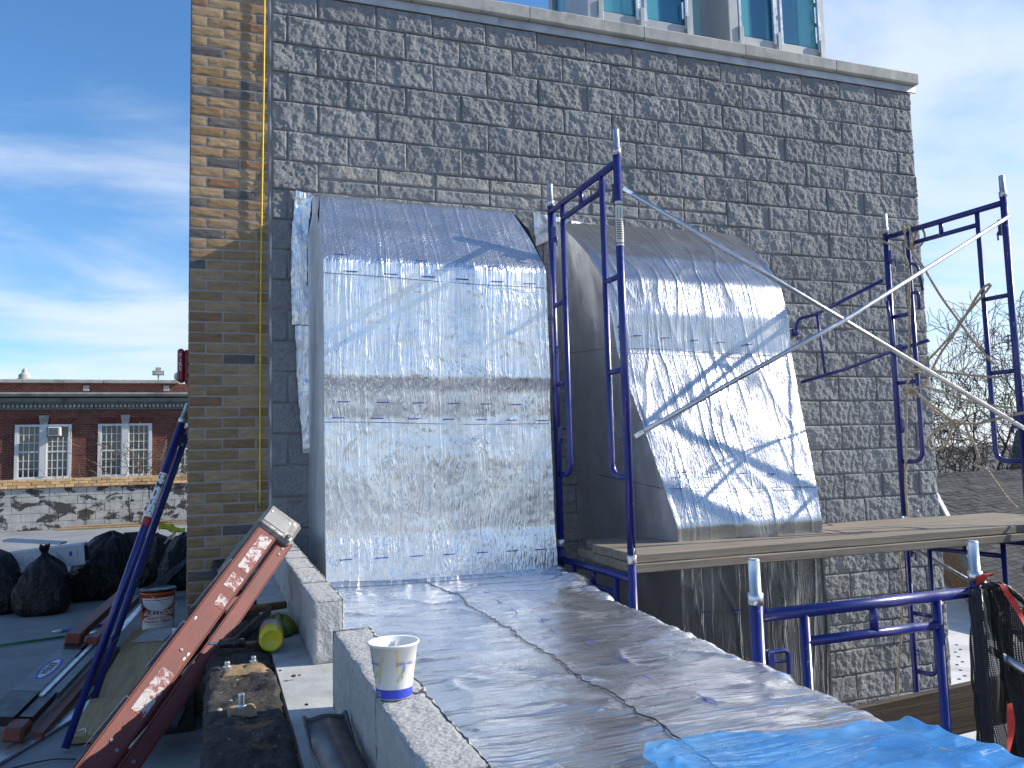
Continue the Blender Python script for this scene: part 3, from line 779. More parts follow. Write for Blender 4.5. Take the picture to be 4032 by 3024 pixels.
# ================================================================== foil-wrapped ducts
def interp(prof, t):
    """prof: list of points, t array 0..1 by arc length"""
    P = np.array(prof, float); d = np.r_[0, np.cumsum(np.linalg.norm(np.diff(P, axis=0), axis=1))]; d /= d[-1]
    return np.stack([np.interp(t, d, P[:, k]) for k in range(P.shape[1])], -1)
def smooth_prof(prof, n=14, r=.05):
    return [tuple(q) for q in fillet([(0, p[0], p[1]) for p in prof], r, 5)]
def foil_skin(name, mat, parent, Lp, Rp, nu, nt, amp, seed, freq=(9, 1.4), big=.012, lines=0, la=.0034):
    """skin lofted between a left and a right edge path, wrinkled along its normal"""
    t = np.linspace(0, 1, nt); s = np.linspace(0, 1, nu)
    A = interp(Lp, t); B = interp(Rp, t)
    P = A[:, None, :] * (1 - s)[None, :, None] + B[:, None, :] * s[None, :, None]
    du = np.gradient(P, axis=1); dv = np.gradient(P, axis=0); N = np.cross(dv, du); N /= np.maximum(np.linalg.norm(N, axis=2, keepdims=True), 1e-9)
    a, b = P[..., 0], P[..., 2] + .6 * P[..., 1]
    h = big * fbm(a * 2.2 + seed, b * 2.0, seed, 3) + amp * (ridge(a * freq[0] + 1.3 * vnoise(a * 3, b * 2.2, seed), b * freq[1], seed + 3, 5) - .4) + amp * .8 * (ridge(a * 3 + seed, b * 5 + .8 * a, seed + 8, 6) * (vnoise(a * 1.7, b * 1.7, seed + 1) > .1))
    if lines:            # long wavy crepe wrinkles, mostly in pairs
        rs_ = np.random.default_rng(int(seed) + 100); x0_, x1_ = a.min(), a.max(); arc = np.cumsum(np.r_[0, np.linalg.norm(np.diff(P[:, 0], axis=0), axis=1)])[:, None]
        for k in range(lines):
            xc = x0_ + (x1_ - x0_) * (k + rs_.random() * .9) / lines
            for off in ((0, .011) if rs_.random() < .6 else (0,)):
                path = xc + off + .013 * vnoise(arc * 3.1 + k * 7.7, arc * 0 + k, seed) + .005 * vnoise(arc * 11 + k * 3.3, arc * 0 + k, seed + 1)
                m_ = np.clip(.55 + 1.1 * vnoise(arc * 1.4 + k * 5.1, arc * 0 + k * .37, seed + 2), 0, 1) * rs_.uniform(.45, 1.0)
                h = h + la * m_ * np.exp(-((a - path) / .0042) ** 2)
    e = np.minimum(s, 1 - s)[None, :] * np.ones((nt, 1)); h = h * np.clip(e / .03, .35, 1)
    P = P + N * h[..., None]
    mb = MB().grid(P, flip=True); return mb.build(name, mat, parent, True)
duct = thing('insulated_duct', (.7, -.5, .85), 'foil wrapped duct: square riser against the wall and long flat run toward the viewer', 'duct')
pr1 = [(0, 3.275), (-.30, 3.215), (-.47, 3.165), (-.497, 3.145), (-.68, 2.92), (-.868, 2.69), (-.882, 2.66), (-.886, 2.3), (-.898, 2.0), (-.884, 1.92), (-.874, 1.76), (-.884, 1.5), (-.892, 1.1), (-.925, .84)]
XL, XR = .128, 1.488
def xl(z): return .128 + (.03 if z > 3.1 else 0)
Lp = [(xl(z) , y, z) for y, z in pr1]; Rp = [(XR - (.07 if z > 3.1 else .0 if z < 2.75 else .02), y, z) for y, z in pr1]
foil_skin('riser_front', 'foil_vertical', duct, Lp, Rp, 380, 210, .0024, 3, big=.006, lines=34)
def side(name, X, prof, parent, mat, seed, flip=False):
    t = np.linspace(0, 1, 110); Q = interp(prof, t); s = np.linspace(0, 1, 34)
    Y = Q[:, 0][:, None] * s[None, :]; Z = np.repeat(Q[:, 1][:, None], 34, 1)
    Xv = X(Z, Y) + .006 * fbm(Y * 7 + seed, Z * 1.6, seed, 3) * np.minimum(1, 6 * np.minimum(s, 1 - s))[None, :] + .004 * ridge(Y * 22, Z * 1.3, seed, 4) * np.minimum(1, 6 * np.minimum(s, 1 - s))[None, :]
    MB().grid(np.stack([Xv, Y, Z], -1), flip=flip).build(name, mat, parent, True)
side('riser_side', lambda Z, Y: XL + .03 * np.clip((Z - 3.0) / .15, 0, 1), pr1, duct, 'foil_side', 5)
side('riser_side', lambda Z, Y: XR - .07 * np.clip((Z - 3.0) / .15, 0, 1), pr1, duct, 'foil_side', 6, True)
# flat foil flanges lapped on the wall
def flange(parent, poly, nx, nz, y, seed, mat='foil_vertical'):
    """strip between two edge paths given as (x, z) lists"""
    t = np.linspace(0, 1, nz); A = interp(poly[0], t); B = interp(poly[1], t); s = np.linspace(0, 1, nx)
    X = A[:, 0][:, None] * (1 - s) + B[:, 0][:, None] * s; Z = A[:, 1][:, None] * (1 - s) + B[:, 1][:, None] * s
    Y = y + .010 * fbm(X * 14 + seed, Z * 6, seed, 3) - .006 * ridge(X * 30, Z * 9, seed, 4)
    X = X + .004 * fbm(Z * 20, X * 3, seed, 2)
    MB().grid(np.stack([X, Y, Z], -1), flip=True).build('foil_flange', mat, parent, True)
flange(duct, ([(.055, 3.325), (.03, 3.1), (.02, 2.85), (.025, 2.42)], [(.16, 3.30), (.135, 3.1), (.12, 2.85), (.135, 2.42)]), 16, 80, -.042, 2)
flange(duct, ([(.045, 2.415), (.06, 2.0), (.095, 1.58)], [(.14, 2.415), (.14, 2.0), (.14, 1.58)]), 14, 80, -.038, 9)
# blue felt-pen dashes and tape seams on the riser
def pyz(prof, z):
    Q = interp(prof, np.linspace(0, 1, 400)); i = np.argmin(np.abs(Q[:, 1] - z) + (Q[:, 0] > -.3) * 9); return Q[i, 0]
dash = MB()
def dashes(z0, z1, xs_, L=.068, Y=None):
    for x in xs_:
        z = z0 + (z1 - z0) * (x - .15) / 1.3; y = pyz(pr1, z) - .009
        dash.box(x, x + L, y - .0015, y, z - .0025, z + .0025)
dashes(1.855, 1.83, [.20, .42, .63, .84, 1.04, 1.23]); dashes(1.765, 1.735, [.17, .39, .60, .81, 1.01, 1.20, 1.40]); dashes(.985, .965, [.20, .40, .60, .79, .985, 1.17, 1.35])
dashes(2.60, 2.575, [.24, .47, .69, .90, 1.12, 1.33], .08); dashes(2.70, 2.66, [.19, .66, 1.1], .07)
o = dash.build('marker_dashes', 'marker_ink', duct); o['kind'] = 'stuff'
sm = MB()
for z, x0, x1 in ((1.742, .13, 1.48), (2.583, .13, 1.48)):
    sm = MB(); sm.tube([(x, pyz(pr1, z) - .006 + .002 * math.sin(x * 31), z + .004 * math.sin(x * 5) - .02 * x) for x in np.linspace(x0, x1, 60)], .0014, 4)
    sm.build('tape_seam', 'dark_seam', duct)
# the flat run
ny, nx = 330, 150
ys = np.linspace(-.86, -4.42, ny)
edge_y = [-.86, -.95, -2.0, -2.84, -3.8, -4.5]
XRt = np.interp(-ys, [-q for q in edge_y], [1.52, 1.495, 1.31, 1.195, 1.075, 1.0]); ZT = np.interp(-ys, [.86, .95, 2.0, 2.84, 3.8, 4.5], [.842, .842, .865, .882, .894, .9])
s = np.linspace(0, 1, nx)
P = np.zeros((ny, nx, 3)); rr = .055
for i in range(ny):
    w = XRt[i] + .055 - rr; d = s * (w + rr * 1.5708 + .42)
    flat = d <= w; arc = (d > w) & (d <= w + rr * 1.5708); down = d > w + rr * 1.5708
    x = np.where(flat, -.055 + d, 0); z = np.where(flat, ZT[i], 0)
    a = (d - w) / rr; x = np.where(arc, -.055 + w + rr * np.sin(a), x); z = np.where(arc, ZT[i] - rr + rr * np.cos(a), z)
    dd = d - w - rr * 1.5708; x = np.where(down, -.055 + w + rr - .10 * dd, x); z = np.where(down, ZT[i] - rr - dd, z)
    P[i, :, 0] = x; P[i, :, 1] = ys[i]; P[i, :, 2] = z
a, b = P[..., 0], P[..., 1]
wr = .0085 * fbm(a * 1.6, b * 5.5, 1, 4, .5) + .006 * (ridge(a * 1.5 + .6 * vnoise(a * 3, b * 3, 4), b * 12, 2, 6)) + .007 * ridge(a * 3.2 + b * 1.6, b * 4.2 - a * 2, 6, 8) * (vnoise(a * 1.8, b * 1.8, 9) > -.1)
edge_w = np.exp(-((a - XRt[:, None]) / .16) ** 2); far = np.clip((b + 2.3) / .8, 0, 1)
wr = wr + edge_w * (.3 + .9 * far) * (.020 * fbm(a * 9, b * 8, 3, 3) + .026 * ridge(a * 5 + b * 4, b * 7, 7, 4)) + .02 * np.exp(-((b + .9) / .05) ** 2)
du = np.gradient(P, axis=1); dv = np.gradient(P, axis=0); N = np.cross(du, -dv); N /= np.maximum(np.linalg.norm(N, axis=2, keepdims=True), 1e-9)
N[N[..., 2] < -.2] *= -1
P = P + N * wr[..., None]
P[..., 0] = np.maximum(P[..., 0], -.058)
topP = P.copy()
MB().grid(P, flip=False).build('flat_run', 'foil_flat', duct, True)
def top_z(x, y):
    i = int(np.argmin(np.abs(ys - y))); j = int(np.argmin(np.abs(topP[i, :, 0] - x) + (topP[i, :, 2] < .7) * 5)); return topP[i, j, 2]
# taped joint running along the flat run, drawn as a lifted dark line
pts = [(.66, -.99), (.655, -1.25), (.64, -1.5), (.66, -1.72), (.625, -1.95), (.62, -2.3), (.60, -2.6), (.59, -2.75), (.585, -2.95), (.565, -3.2), (.56, -3.4), (.545, -3.62), (.53, -3.85), (.515, -4.1)]
pp = resample(spline([(x, y, 0) for x, y in pts], 12), .018)
sp = []
for k, q in enumerate(pp): sp.append((q.x + .0035 * math.sin(k * 1.9) + .002 * math.sin(k * 4.7), q.y, top_z(q.x, q.y) + .004))
MB().tube(sp, .0021, 4).build('tape_seam', 'dark_seam', duct)
sp = [(x, -1.005 - .03 * math.sin(x * 2.1) - .03 * x, top_z(x, -1.02 - .04 * x) + .003) for x in np.linspace(-.03, 1.1, 60)]
MB().tube(sp, .0016, 4).build('tape_seam', 'dark_seam', duct)
pd = MB()
for (x, y) in ((.74, -1.35), (.80, -1.6), (.78, -1.85), (.76, -2.1), (.80, -2.35), (.74, -2.6), (.77, -2.85), (.76, -3.1), (.72, -3.35), (.74, -3.6)):
    z = top_z(x, y) + .006; pd.add([(x - .003, y, z), (x + .003, y, z), (x + .013, y - .075, z), (x + .007, y - .075, z)], [(0, 1, 2, 3)])
o = pd.build('marker_dashes', 'marker_ink', duct); o['kind'] = 'stuff'

elbow = thing('insulated_duct', (2.6, -.5, 0), 'foil wrapped elbow duct leaning out from the wall behind the scaffold', 'duct')
pe = [(0, 3.25, 1.845, 3.40), (-.2, 3.205, 1.85, 3.385), (-.45, 3.03, 1.865, 3.35), (-.65, 2.86, 1.885, 3.33), (-.81, 2.66, 1.905, 3.31), (-.885, 2.42, 1.925, 3.30), (-.90, 2.17, 1.95, 3.29), (-1.06, 1.76, 2.00, 3.22), (-1.22, 1.38, 2.04, 3.155), (-1.335, 1.09, 2.07, 3.10), (-1.33, 1.0, 2.075, 3.10), (-1.33, .5, 2.075, 3.11), (-1.32, -1.2, 2.075, 3.12)]
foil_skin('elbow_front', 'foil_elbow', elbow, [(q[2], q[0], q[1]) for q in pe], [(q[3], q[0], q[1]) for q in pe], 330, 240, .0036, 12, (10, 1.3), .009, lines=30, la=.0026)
def side2(col, seed, flip):
    t = np.linspace(0, 1, 150); Q = interp([(q[0], q[1], q[col]) for q in pe], t); s_ = np.linspace(0, 1, 50)
    Y = Q[:, 0][:, None] * s_; Z = np.repeat(Q[:, 1][:, None], 50, 1); k = np.minimum(1, 6 * np.minimum(s_, 1 - s_))[None, :]
    X = np.repeat(Q[:, 2][:, None], 50, 1) + .010 * fbm(Y * 4 + seed, Z * 1.6, seed, 3) * k + .005 * ridge(Y * 15, Z * 1.4, seed, 4) * k
    MB().grid(np.stack([X, Y, Z], -1), flip=flip).build('elbow_side', 'foil_side', elbow, True)
side2(2, 4, False); side2(3, 8, True)
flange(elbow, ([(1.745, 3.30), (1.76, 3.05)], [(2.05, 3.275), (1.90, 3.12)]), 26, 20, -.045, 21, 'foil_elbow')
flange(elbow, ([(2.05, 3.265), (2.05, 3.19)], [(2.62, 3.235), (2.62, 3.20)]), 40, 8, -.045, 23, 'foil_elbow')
dm = MB(); sm = MB()
def pe_at(z):
    Q = interp(pe, np.linspace(0, 1, 800)); i = np.argmin(np.abs(Q[:, 1] - z)); return Q[i]
for z, n_ in ((2.27, 5), (1.40, 6), (.60, 4)):
    q = pe_at(z)
    for k in range(n_):
        x = q[2] + .12 + k * .21; dm.box(x, x + .06, q[0] - .022, q[0] - .020, z - .003 - .01 * k, z + .003 - .01 * k)
for z in (2.19, 1.31):
    q = pe_at(z); sm = MB(); sm.tube([(x, q[0] - .017 + .003 * math.sin(x * 23), z - .03 * (x - q[2]) + .004 * math.sin(x * 9)) for x in np.linspace(q[2] + .01, q[3] - .01, 50)], .0016, 4)
    sm.build('tape_seam', 'dark_seam', elbow); sm = MB(); sm.tube([(q[2] - .010, y, z + .08 * (y - q[0]) ) for y in np.linspace(q[0], -.05, 30)], .0014, 4); sm.build('tape_seam', 'dark_seam', elbow)
o = dm.build('marker_dashes', 'marker_ink', elbow); o['kind'] = 'stuff'

# blue plastic sheet over the near end of the flat run
nu, nv = 130, 90
u = np.linspace(0, 1, nu); v = np.linspace(0, 1, nv); U, V = np.meshgrid(u, v)
startY = np.interp(u, [0, .05, .18, .35, .55, .75, .85, 1], [-3.97, -3.90, -3.91, -3.93, -3.965, -3.98, -3.98, -4.06])
X = .385 + U * .85; Yb = startY[None, :] - V * .75
edge = np.interp(-Yb, [3.5, 3.8, 4.5], [1.13, 1.075, 1.0]) + .045
over = np.maximum(0, X - edge + .02)
Z = .906 - over * 1.5 - .25 * np.maximum(0, -Yb - 4.42) - .14 * np.maximum(0, over - .03)
X = X + .0
Z = Z + .006 * fbm(X * 3, Yb * 9, 3, 4) + .010 * ridge(X * 2.2 + Yb * 2, Yb * 16 - X * 3, 4, 5) + .008 * ridge(X * 5 - Yb * 4, Yb * 8, 8, 5) + .004
Yb = Yb + .02 * fbm(X * 9, V * 3, 6, 3)
o = MB().grid(np.stack([X, Yb, Z], -1), flip=True).build('plastic_sheet', 'blue_plastic_sheet', None, True, (.85, -4.2, .9)); tag(o, 'crumpled blue plastic sheet over the near end of the flat foil duct', 'plastic sheet')

# ================================================================== scaffold
TR = .0215
def scaffold_frame(o, su, up, w, H, label, group, pins=(True, True), clips=True, bottom=True, warn=False, low=.42, loc=None, drop=.045):
    """walk-through frame: two posts, head bar, second bar, inner legs curving back to the posts, rungs"""
    o = Vector(o); su = Vector(su).normalized(); up = Vector(up).normalized(); nrm = su.cross(up).normalized()
    t = thing('scaffold', loc if loc is not None else o, label, 'scaffold', group)
    def P(s, z, n=0): return o + su * s + up * z + nrm * n
    for k, s in enumerate((0, w)):
        MB().tube([P(s, 0), P(s, H)], TR, 16).build('post', 'blue_enamel', t, True)
        if pins[k]:
            h = .13
            MB().lathe([(TR + .0025, -.008), (TR + .003, .028), (.0185, .03), (.0185, h), (.0165, h + .006), (.010, h + .006)], P(s, H), 16, up).build('coupling_pin', 'galvanised', t, True)
            MB().lathe([(.0058, 0), (.0055, .003), (0, .003)], P(s, H + .085) - nrm * .0175 , 10, -nrm).build('pin_hole', 'black_iron', t)
    zt = H - drop; z2 = zt - .098; inn = .185
    MB().tube([P(TR * .6, zt), P(w - TR * .6, zt)], TR * .93, 14).build('head_bar', 'blue_enamel', t, True)
    MB().tube([P(inn, z2), P(w - inn, z2)], .0165, 12).build('second_bar', 'blue_enamel', t, True)
    MB().tube([P(w * .5, zt), P(w * .5, z2)], .0150, 10).build('stub', 'blue_enamel', t, True)
    for k, (s, d) in enumerate(((0, 1), (w, -1))):
        MB().tube(fillet([P(s + d * inn, zt), P(s + d * inn, low), P(s + d * TR * .5, low)], .09, 7), .0165, 12).build('inner_leg', 'blue_enamel', t, True)
        for z in (H - .655, H - 1.15):
            if z > low + .1: MB().tube([P(s + d * TR * .5, z), P(s + d * inn, z)], .0150, 10).build('rung', 'blue_enamel', t, True)
        if clips:
            for z, big in ((H - .235, 1), (H - .92, 0), (H - 1.50, 1)):
                if z < .05: continue
                c = MB(); e = d * (TR + .004)
                if big:
                    c.bbox(-.010, .010, -.014, .014, -.085, .02, .003, frameM(P(s + e * 1.35, z), su, nrm))
                    c.tube(fillet([P(s + e, z + .012, -.01), P(s + d * .062, z + .012, -.01), P(s + d * .062, z - .045, -.01)], .012, 4), .0055, 8)
                    c.tube([P(s + e, z - .01, .012), P(s + d * .056, z - .01, .012)], .004, 6)
                else:
                    c.tube([P(s + e * .8, z), P(s + d * .055, z)], .0055, 8); c.tube([P(s + e * .8, z - .028), P(s + d * .05, z - .028)], .0045, 8); c.tube([P(s + d * .04, z + .012), P(s + d * .046, z - .075)], .0045, 8)
                c.build('brace_lock', 'blue_enamel', t)
    return t, P
fA, PA = scaffold_frame((1.55, -.831, .985), (0, -1, 0), (.004, .006, 1), .914, 2.125, 'blue scaffold frame between the square foil riser and the foil elbow', 'upper scaffold frames')
uB = Vector((.09, -.91, 0)).normalized()
fB, PB = scaffold_frame((4.31, -.79, .985), uB, (0, 0, 1), .914, 2.15, 'blue scaffold frame lashed with rope at the corner of the block wall', 'upper scaffold frames')
scaffold_frame((1.55, -.831, -1.195), (0, -1, 0), (.001, .002, 1), .914, 2.165, 'blue scaffold frame carrying the left end of the planks', 'lower scaffold frames', (False, False), loc=(1.55, -.83, -1.19), drop=.082)
scaffold_frame((4.31, -.79, -1.195), uB, (0, 0, 1), .914, 2.165, 'blue scaffold frame carrying the right end of the planks', 'lower scaffold frames', (False, False), low=1.1, drop=.082)
fC, PC = scaffold_frame((1.19, -3.25, -1.195), (1, .0, 0), (0, 0, 1), .94, 2.24, 'near blue scaffold frame beside the flat duct, black netting tied to it', 'lower scaffold frames', clips=False, low=-.0 + .2)
MB().tube([(2.125, -3.25, .46), (1.95, -3.25, .46)], .02, 12).build('rung', 'blue_enamel', fC, True)
c = MB()
M_ = frameM(Vector((1.228, -3.252, .86)), (1, 0, 0), (0, 1, 0)); c.bbox(-.012, .012, -.016, .016, -.11, .03, .003, M_)
c.tube(fillet([(1.225, -3.255, .885), (1.30, -3.255, .885), (1.30, -3.255, .81)], .02, 5), .0075, 8); c.tube([(1.23, -3.25, .855), (1.29, -3.25, .85)], .006, 8)
c.build('brace_lock', 'blue_enamel', fC)
for (q, zz_) in (((1.55, -.831), .985), ((1.55, -1.745), .985), ((4.31, -.79), .985), ((4.40, -1.70), .985)):
    par = fA if q[0] < 2 else fB
    MB().lathe([(TR + .001, -.02), (TR + .003, -.018), (TR + .003, .022), (TR + .001, .024)], (q[0], q[1], zz_), 16).build('coupling_ring', 'galvanised', par, True)
# warning label on the front post of the first frame
lab = MB(); n = 10
p0 = PA(.914, 1.865); p1 = PA(.914, 1.625)
for (z0, z1, m_, nm) in ((1.625, 1.865, 'cream_label', 'warning_label'),):
    vs = []; R_ = TR + .0012
    for z in (z0, z1):
        b_ = PA(.914, z)
        for k in range(n + 1):
            a_ = math.radians(-175 + 130 * k / n); vs.append(b_ + Vector((math.cos(a_) * R_, math.sin(a_) * R_, 0)))
    lb = MB().add(vs, [(k, k + 1, n + 2 + k, n + 1 + k) for k in range(n)]).build(nm, m_, fA, True)
def wrap(p, c, a0, R_): 
    a_ = a0 + p.x / R_; return Vector((c.x + math.cos(a_) * (R_ + p.z), c.y + math.sin(a_) * (R_ + p.z), c.z + p.y))
for body, z, sz in (('WARNING', 1.845, .0105), ('PRECAUTION', 1.638, .0085)):
    cc = PA(.914, z) - Vector(fA.location)
    me = text_mesh('lettering', body, sz, 'black_print', Matrix.Identity(4), .0003, bend=lambda p: wrap(p, cc, math.radians(-110), TR + .0016), bold=.0003)
    obj('lettering', me, lb, (0, 0, 0))
ln = MB()
for k in range(9):
    z = 1.66 + k * .012; cc = PA(.914, z)
    for q in range(6):
        a0, a1 = math.radians(-152 + q * 14), math.radians(-152 + q * 14 + 12); R_ = TR + .0017
        ln.add([cc + Vector((math.cos(a0) * R_, math.sin(a0) * R_, 0)), cc + Vector((math.cos(a1) * R_, math.sin(a1) * R_, 0)), cc + Vector((math.cos(a1) * R_, math.sin(a1) * R_, .005)), cc + Vector((math.cos(a0) * R_, math.sin(a0) * R_, .005))], [(0, 1, 2, 3)])
for z0, z1 in ((1.775, 1.825),):
    cc0, cc1 = PA(.914, z0), PA(.914, z1); R_ = TR + .0017; a0, a1 = math.radians(-135), math.radians(-95)
    v4 = [(cc, a) for cc, a in ((cc0, a0), (cc0, a1), (cc1, a1), (cc1, a0))]
    for (ca, aa), (cb_, ab) in zip(v4, v4[1:] + v4[:1]):
        A_ = ca + Vector((math.cos(aa) * R_, math.sin(aa) * R_, 0)); B_ = cb_ + Vector((math.cos(ab) * R_, math.sin(ab) * R_, 0)); ln.tube([A_, B_], .0009, 4)
ln.build('fine_print', 'black_print', lb)
cc = Vector((1.19, -3.25, .845)); vs = []
for z in (.80, .858):
    for k in range(9):
        a_ = math.radians(-150 + 90 * k / 8); vs.append((cc.x + math.cos(a_) * (TR + .0012), cc.y + math.sin(a_) * (TR + .0012), z))
lb = MB().add(vs, [(k, k + 1, 10 + k, 9 + k) for k in range(8)]).build('warning_label', 'white_print', fC, True)
cl = Vector((1.19, -3.25, .832)) - Vector(fC.location)
obj('lettering', text_mesh('lettering', 'WARNING!', .011, 'black_print', Matrix.Identity(4), .0003, bend=lambda p: wrap(p, cl, math.radians(-108), TR + .0016), bold=.0004), lb, (0, 0, 0))
# cross braces
def brace(pts, label, mid=None, r=.0135):
    t = thing('cross_brace', pts[0], label, 'brace', 'galvanised cross braces')
    a, b = Vector(pts[0]), Vector(pts[-1]); d = (b - a).normalized()
    MB().tube([a + d * .05, *[Vector(p) for p in pts[1:-1]], b - d * .05], r, 12).build('tube', 'galvanised', t, True)
    for p, s in ((a, 1), (b, -1)):
        M_ = frameM(p, d * s, Vector((0, 1, 0)).cross(d)); MB().bbox(-.014, .075, -.013, .013, -.004, .004, .003, M_).build('flat_end', 'galvanised', t)
    if mid: MB().lathe([(.009, -.004), (.009, .022), (.006, .026), (0, .026)], mid, 10, (0, -1, 0)).build('centre_bolt', 'galvanised', t)
    return t
brace([(1.575, -1.775, 2.905), (3.0, -1.752, 2.25), (4.40, -1.735, 1.60)], 'steel cross brace sloping down to the right in front of the foil elbow', (3.0, -1.765, 2.265))
brace([(1.575, -1.80, 1.615), (3.0, -1.79, 2.275), (4.385, -1.745, 2.985)], 'steel cross brace rising to the right in front of the foil elbow')
brace([(4.33, -.80, .79), (5.4, -.83, .22), (6.4, -.86, -.30)], 'steel cross brace under the right end of the planks')
brace([(2.145, -3.285, .80), (2.55, -3.50, .50), (3.1, -3.75, .10)], 'steel brace with flattened end hooked on the netted frame', r=.0165)
# planks in two layers
for k, (y0, y1, z, xa, xb, nm) in enumerate(((-1.715, -1.44, .910, 1.585, 4.86, 'lower layer, nearest the viewer'), (-1.435, -1.165, .909, 1.60, 4.80, 'lower layer, middle'), (-1.16, -.90, .911, 1.63, 4.9, 'lower layer, next to the wall'),
                                             (-1.70, -1.43, .958, 1.60, 5.0, 'upper layer, nearest the viewer'), (-1.425, -1.16, .959, 1.605, 4.95, 'upper layer, middle'), (-1.155, -.90, .958, 1.69, 5.05, 'upper layer, next to the wall'))):
    L = xb - xa; nx_ = 40; pr_ = [(y0 + .004, z), (y1 - .004, z), (y1, z + .004), (y1, z + .042), (y1 - .004, z + .046), (y0 + .004, z + .046), (y0, z + .042), (y0, z + .004)]
    xs_ = np.linspace(xa, xb, nx_); P = np.zeros((nx_, 9, 3))
    for q in range(9):
        y, zz_ = pr_[q % 8]; P[:, q, 0] = xs_; P[:, q, 1] = y + .0025 * fbm(xs_ * 3, xs_ * 0 + k, k, 2); P[:, q, 2] = zz_ + .002 * fbm(xs_ * 1.5, xs_ * 0, k + 5, 2)
    cl = (y1 - y0) * .16
    P[0, :, 0] += np.where(np.abs(P[0, :, 1] - (y0 + y1) / 2) > (y1 - y0) * .4, .0, 0)
    m_ = MB().grid(P); m_.add([P[0, q] for q in range(8)], [tuple(range(8))]); m_.add([P[-1, q] for q in range(8)], [tuple(reversed(range(8)))])
    o = m_.build('scaffold_plank', 'weathered_plank', None, False, (xa, (y0 + y1) / 2, z)); tag(o, 'grey-brown scaffold plank, ' + nm, 'plank', 'scaffold planks')
# toggle pin through the front post at the planks
o = MB().tube(fillet([(1.535, -1.80, 1.005), (1.535, -1.80, 1.045), (1.545, -1.775, 1.048), (1.565, -1.70, 1.048), (1.578, -1.69, 1.05), (1.585, -1.69, 1.02)], .01, 4), .0045, 8).build('locking_pin', 'galvanised', None, True, (1.55, -1.75, 1.045)); tag(o, 'bent steel locking pin through the post at the left end of the planks', 'pin')
o = MB().tube(fillet([(4.335, -.80, 1.04), (4.40, -.83, 1.045), (4.405, -.83, 1.01)], .01, 4), .0045, 8).build('locking_pin', 'galvanised', None, True, (4.35, -.81, 1.045)); tag(o, 'bent steel locking pin through the far post above the planks', 'pin')
# outrigger bracket hung on the far post of the rope-lashed frame
bk = thing('side_bracket', (4.25, -.8, 2.1), 'blue bent-tube side bracket hooked on the rope-lashed scaffold frame', 'bracket')
MB().tube(fillet([(4.04, -.05, 2.46), (4.04, -.075, 2.58), (4.07, -.25, 2.583), (4.27, -.775, 2.765)], .07, 6), .0135, 12).build('top_tube', 'blue_enamel', bk, True)
MB().tube([(4.06, -.06, 2.06), (4.17, -.42, 2.125), (4.29, -.70, 2.21), (4.36, -1.07, 2.27)], .0135, 12).build('bottom_tube', 'blue_enamel', bk, True)
MB().tube([(4.075, -.27, 2.59), (4.10, -.295, 2.11)], .0115, 10).build('strut', 'blue_enamel', bk, True)
MB().tube(fillet([(4.27, -.80, 2.60), (4.275, -.815, 2.40), (4.295, -.80, 2.2)], .1, 5), .012, 10).build('hanger', 'blue_enamel', bk, True)
MB().lathe([(.010, -.02), (.032, -.02), (.034, 0), (.032, .02), (.010, .02)], (4.045, -.03, 2.475), 14, (1, 0, 0)).tube([(4.045, -.06, 2.45), (4.045, -.065, 2.41)], .007, 8).build('hook', 'blue_enamel', bk, True)
for q in ((4.315, -1.02, 2.66), ):
    MB().tube(fillet([(4.33, -.96, 2.52), (4.33, -.96, 2.63), (4.335, -1.03, 2.63), (4.335, -1.03, 2.50)], .03, 6), .012, 8).build('hook', 'blue_enamel', bk, True)
MB().tube(fillet([(4.315, -.955, 2.84), (4.32, -1.01, 2.845), (4.325, -1.055, 2.80), (4.33, -1.075, 2.63)], .03, 6), .010, 8).build('hook', 'blue_enamel', bk, True)
MB().bbox(-.02, .02, -.03, .03, -.03, .03, .003, frameM(Vector((4.315, -.855, 2.235)), (1, 0, 0), (0, 1, 0))).build('clamp', 'blue_enamel', bk)
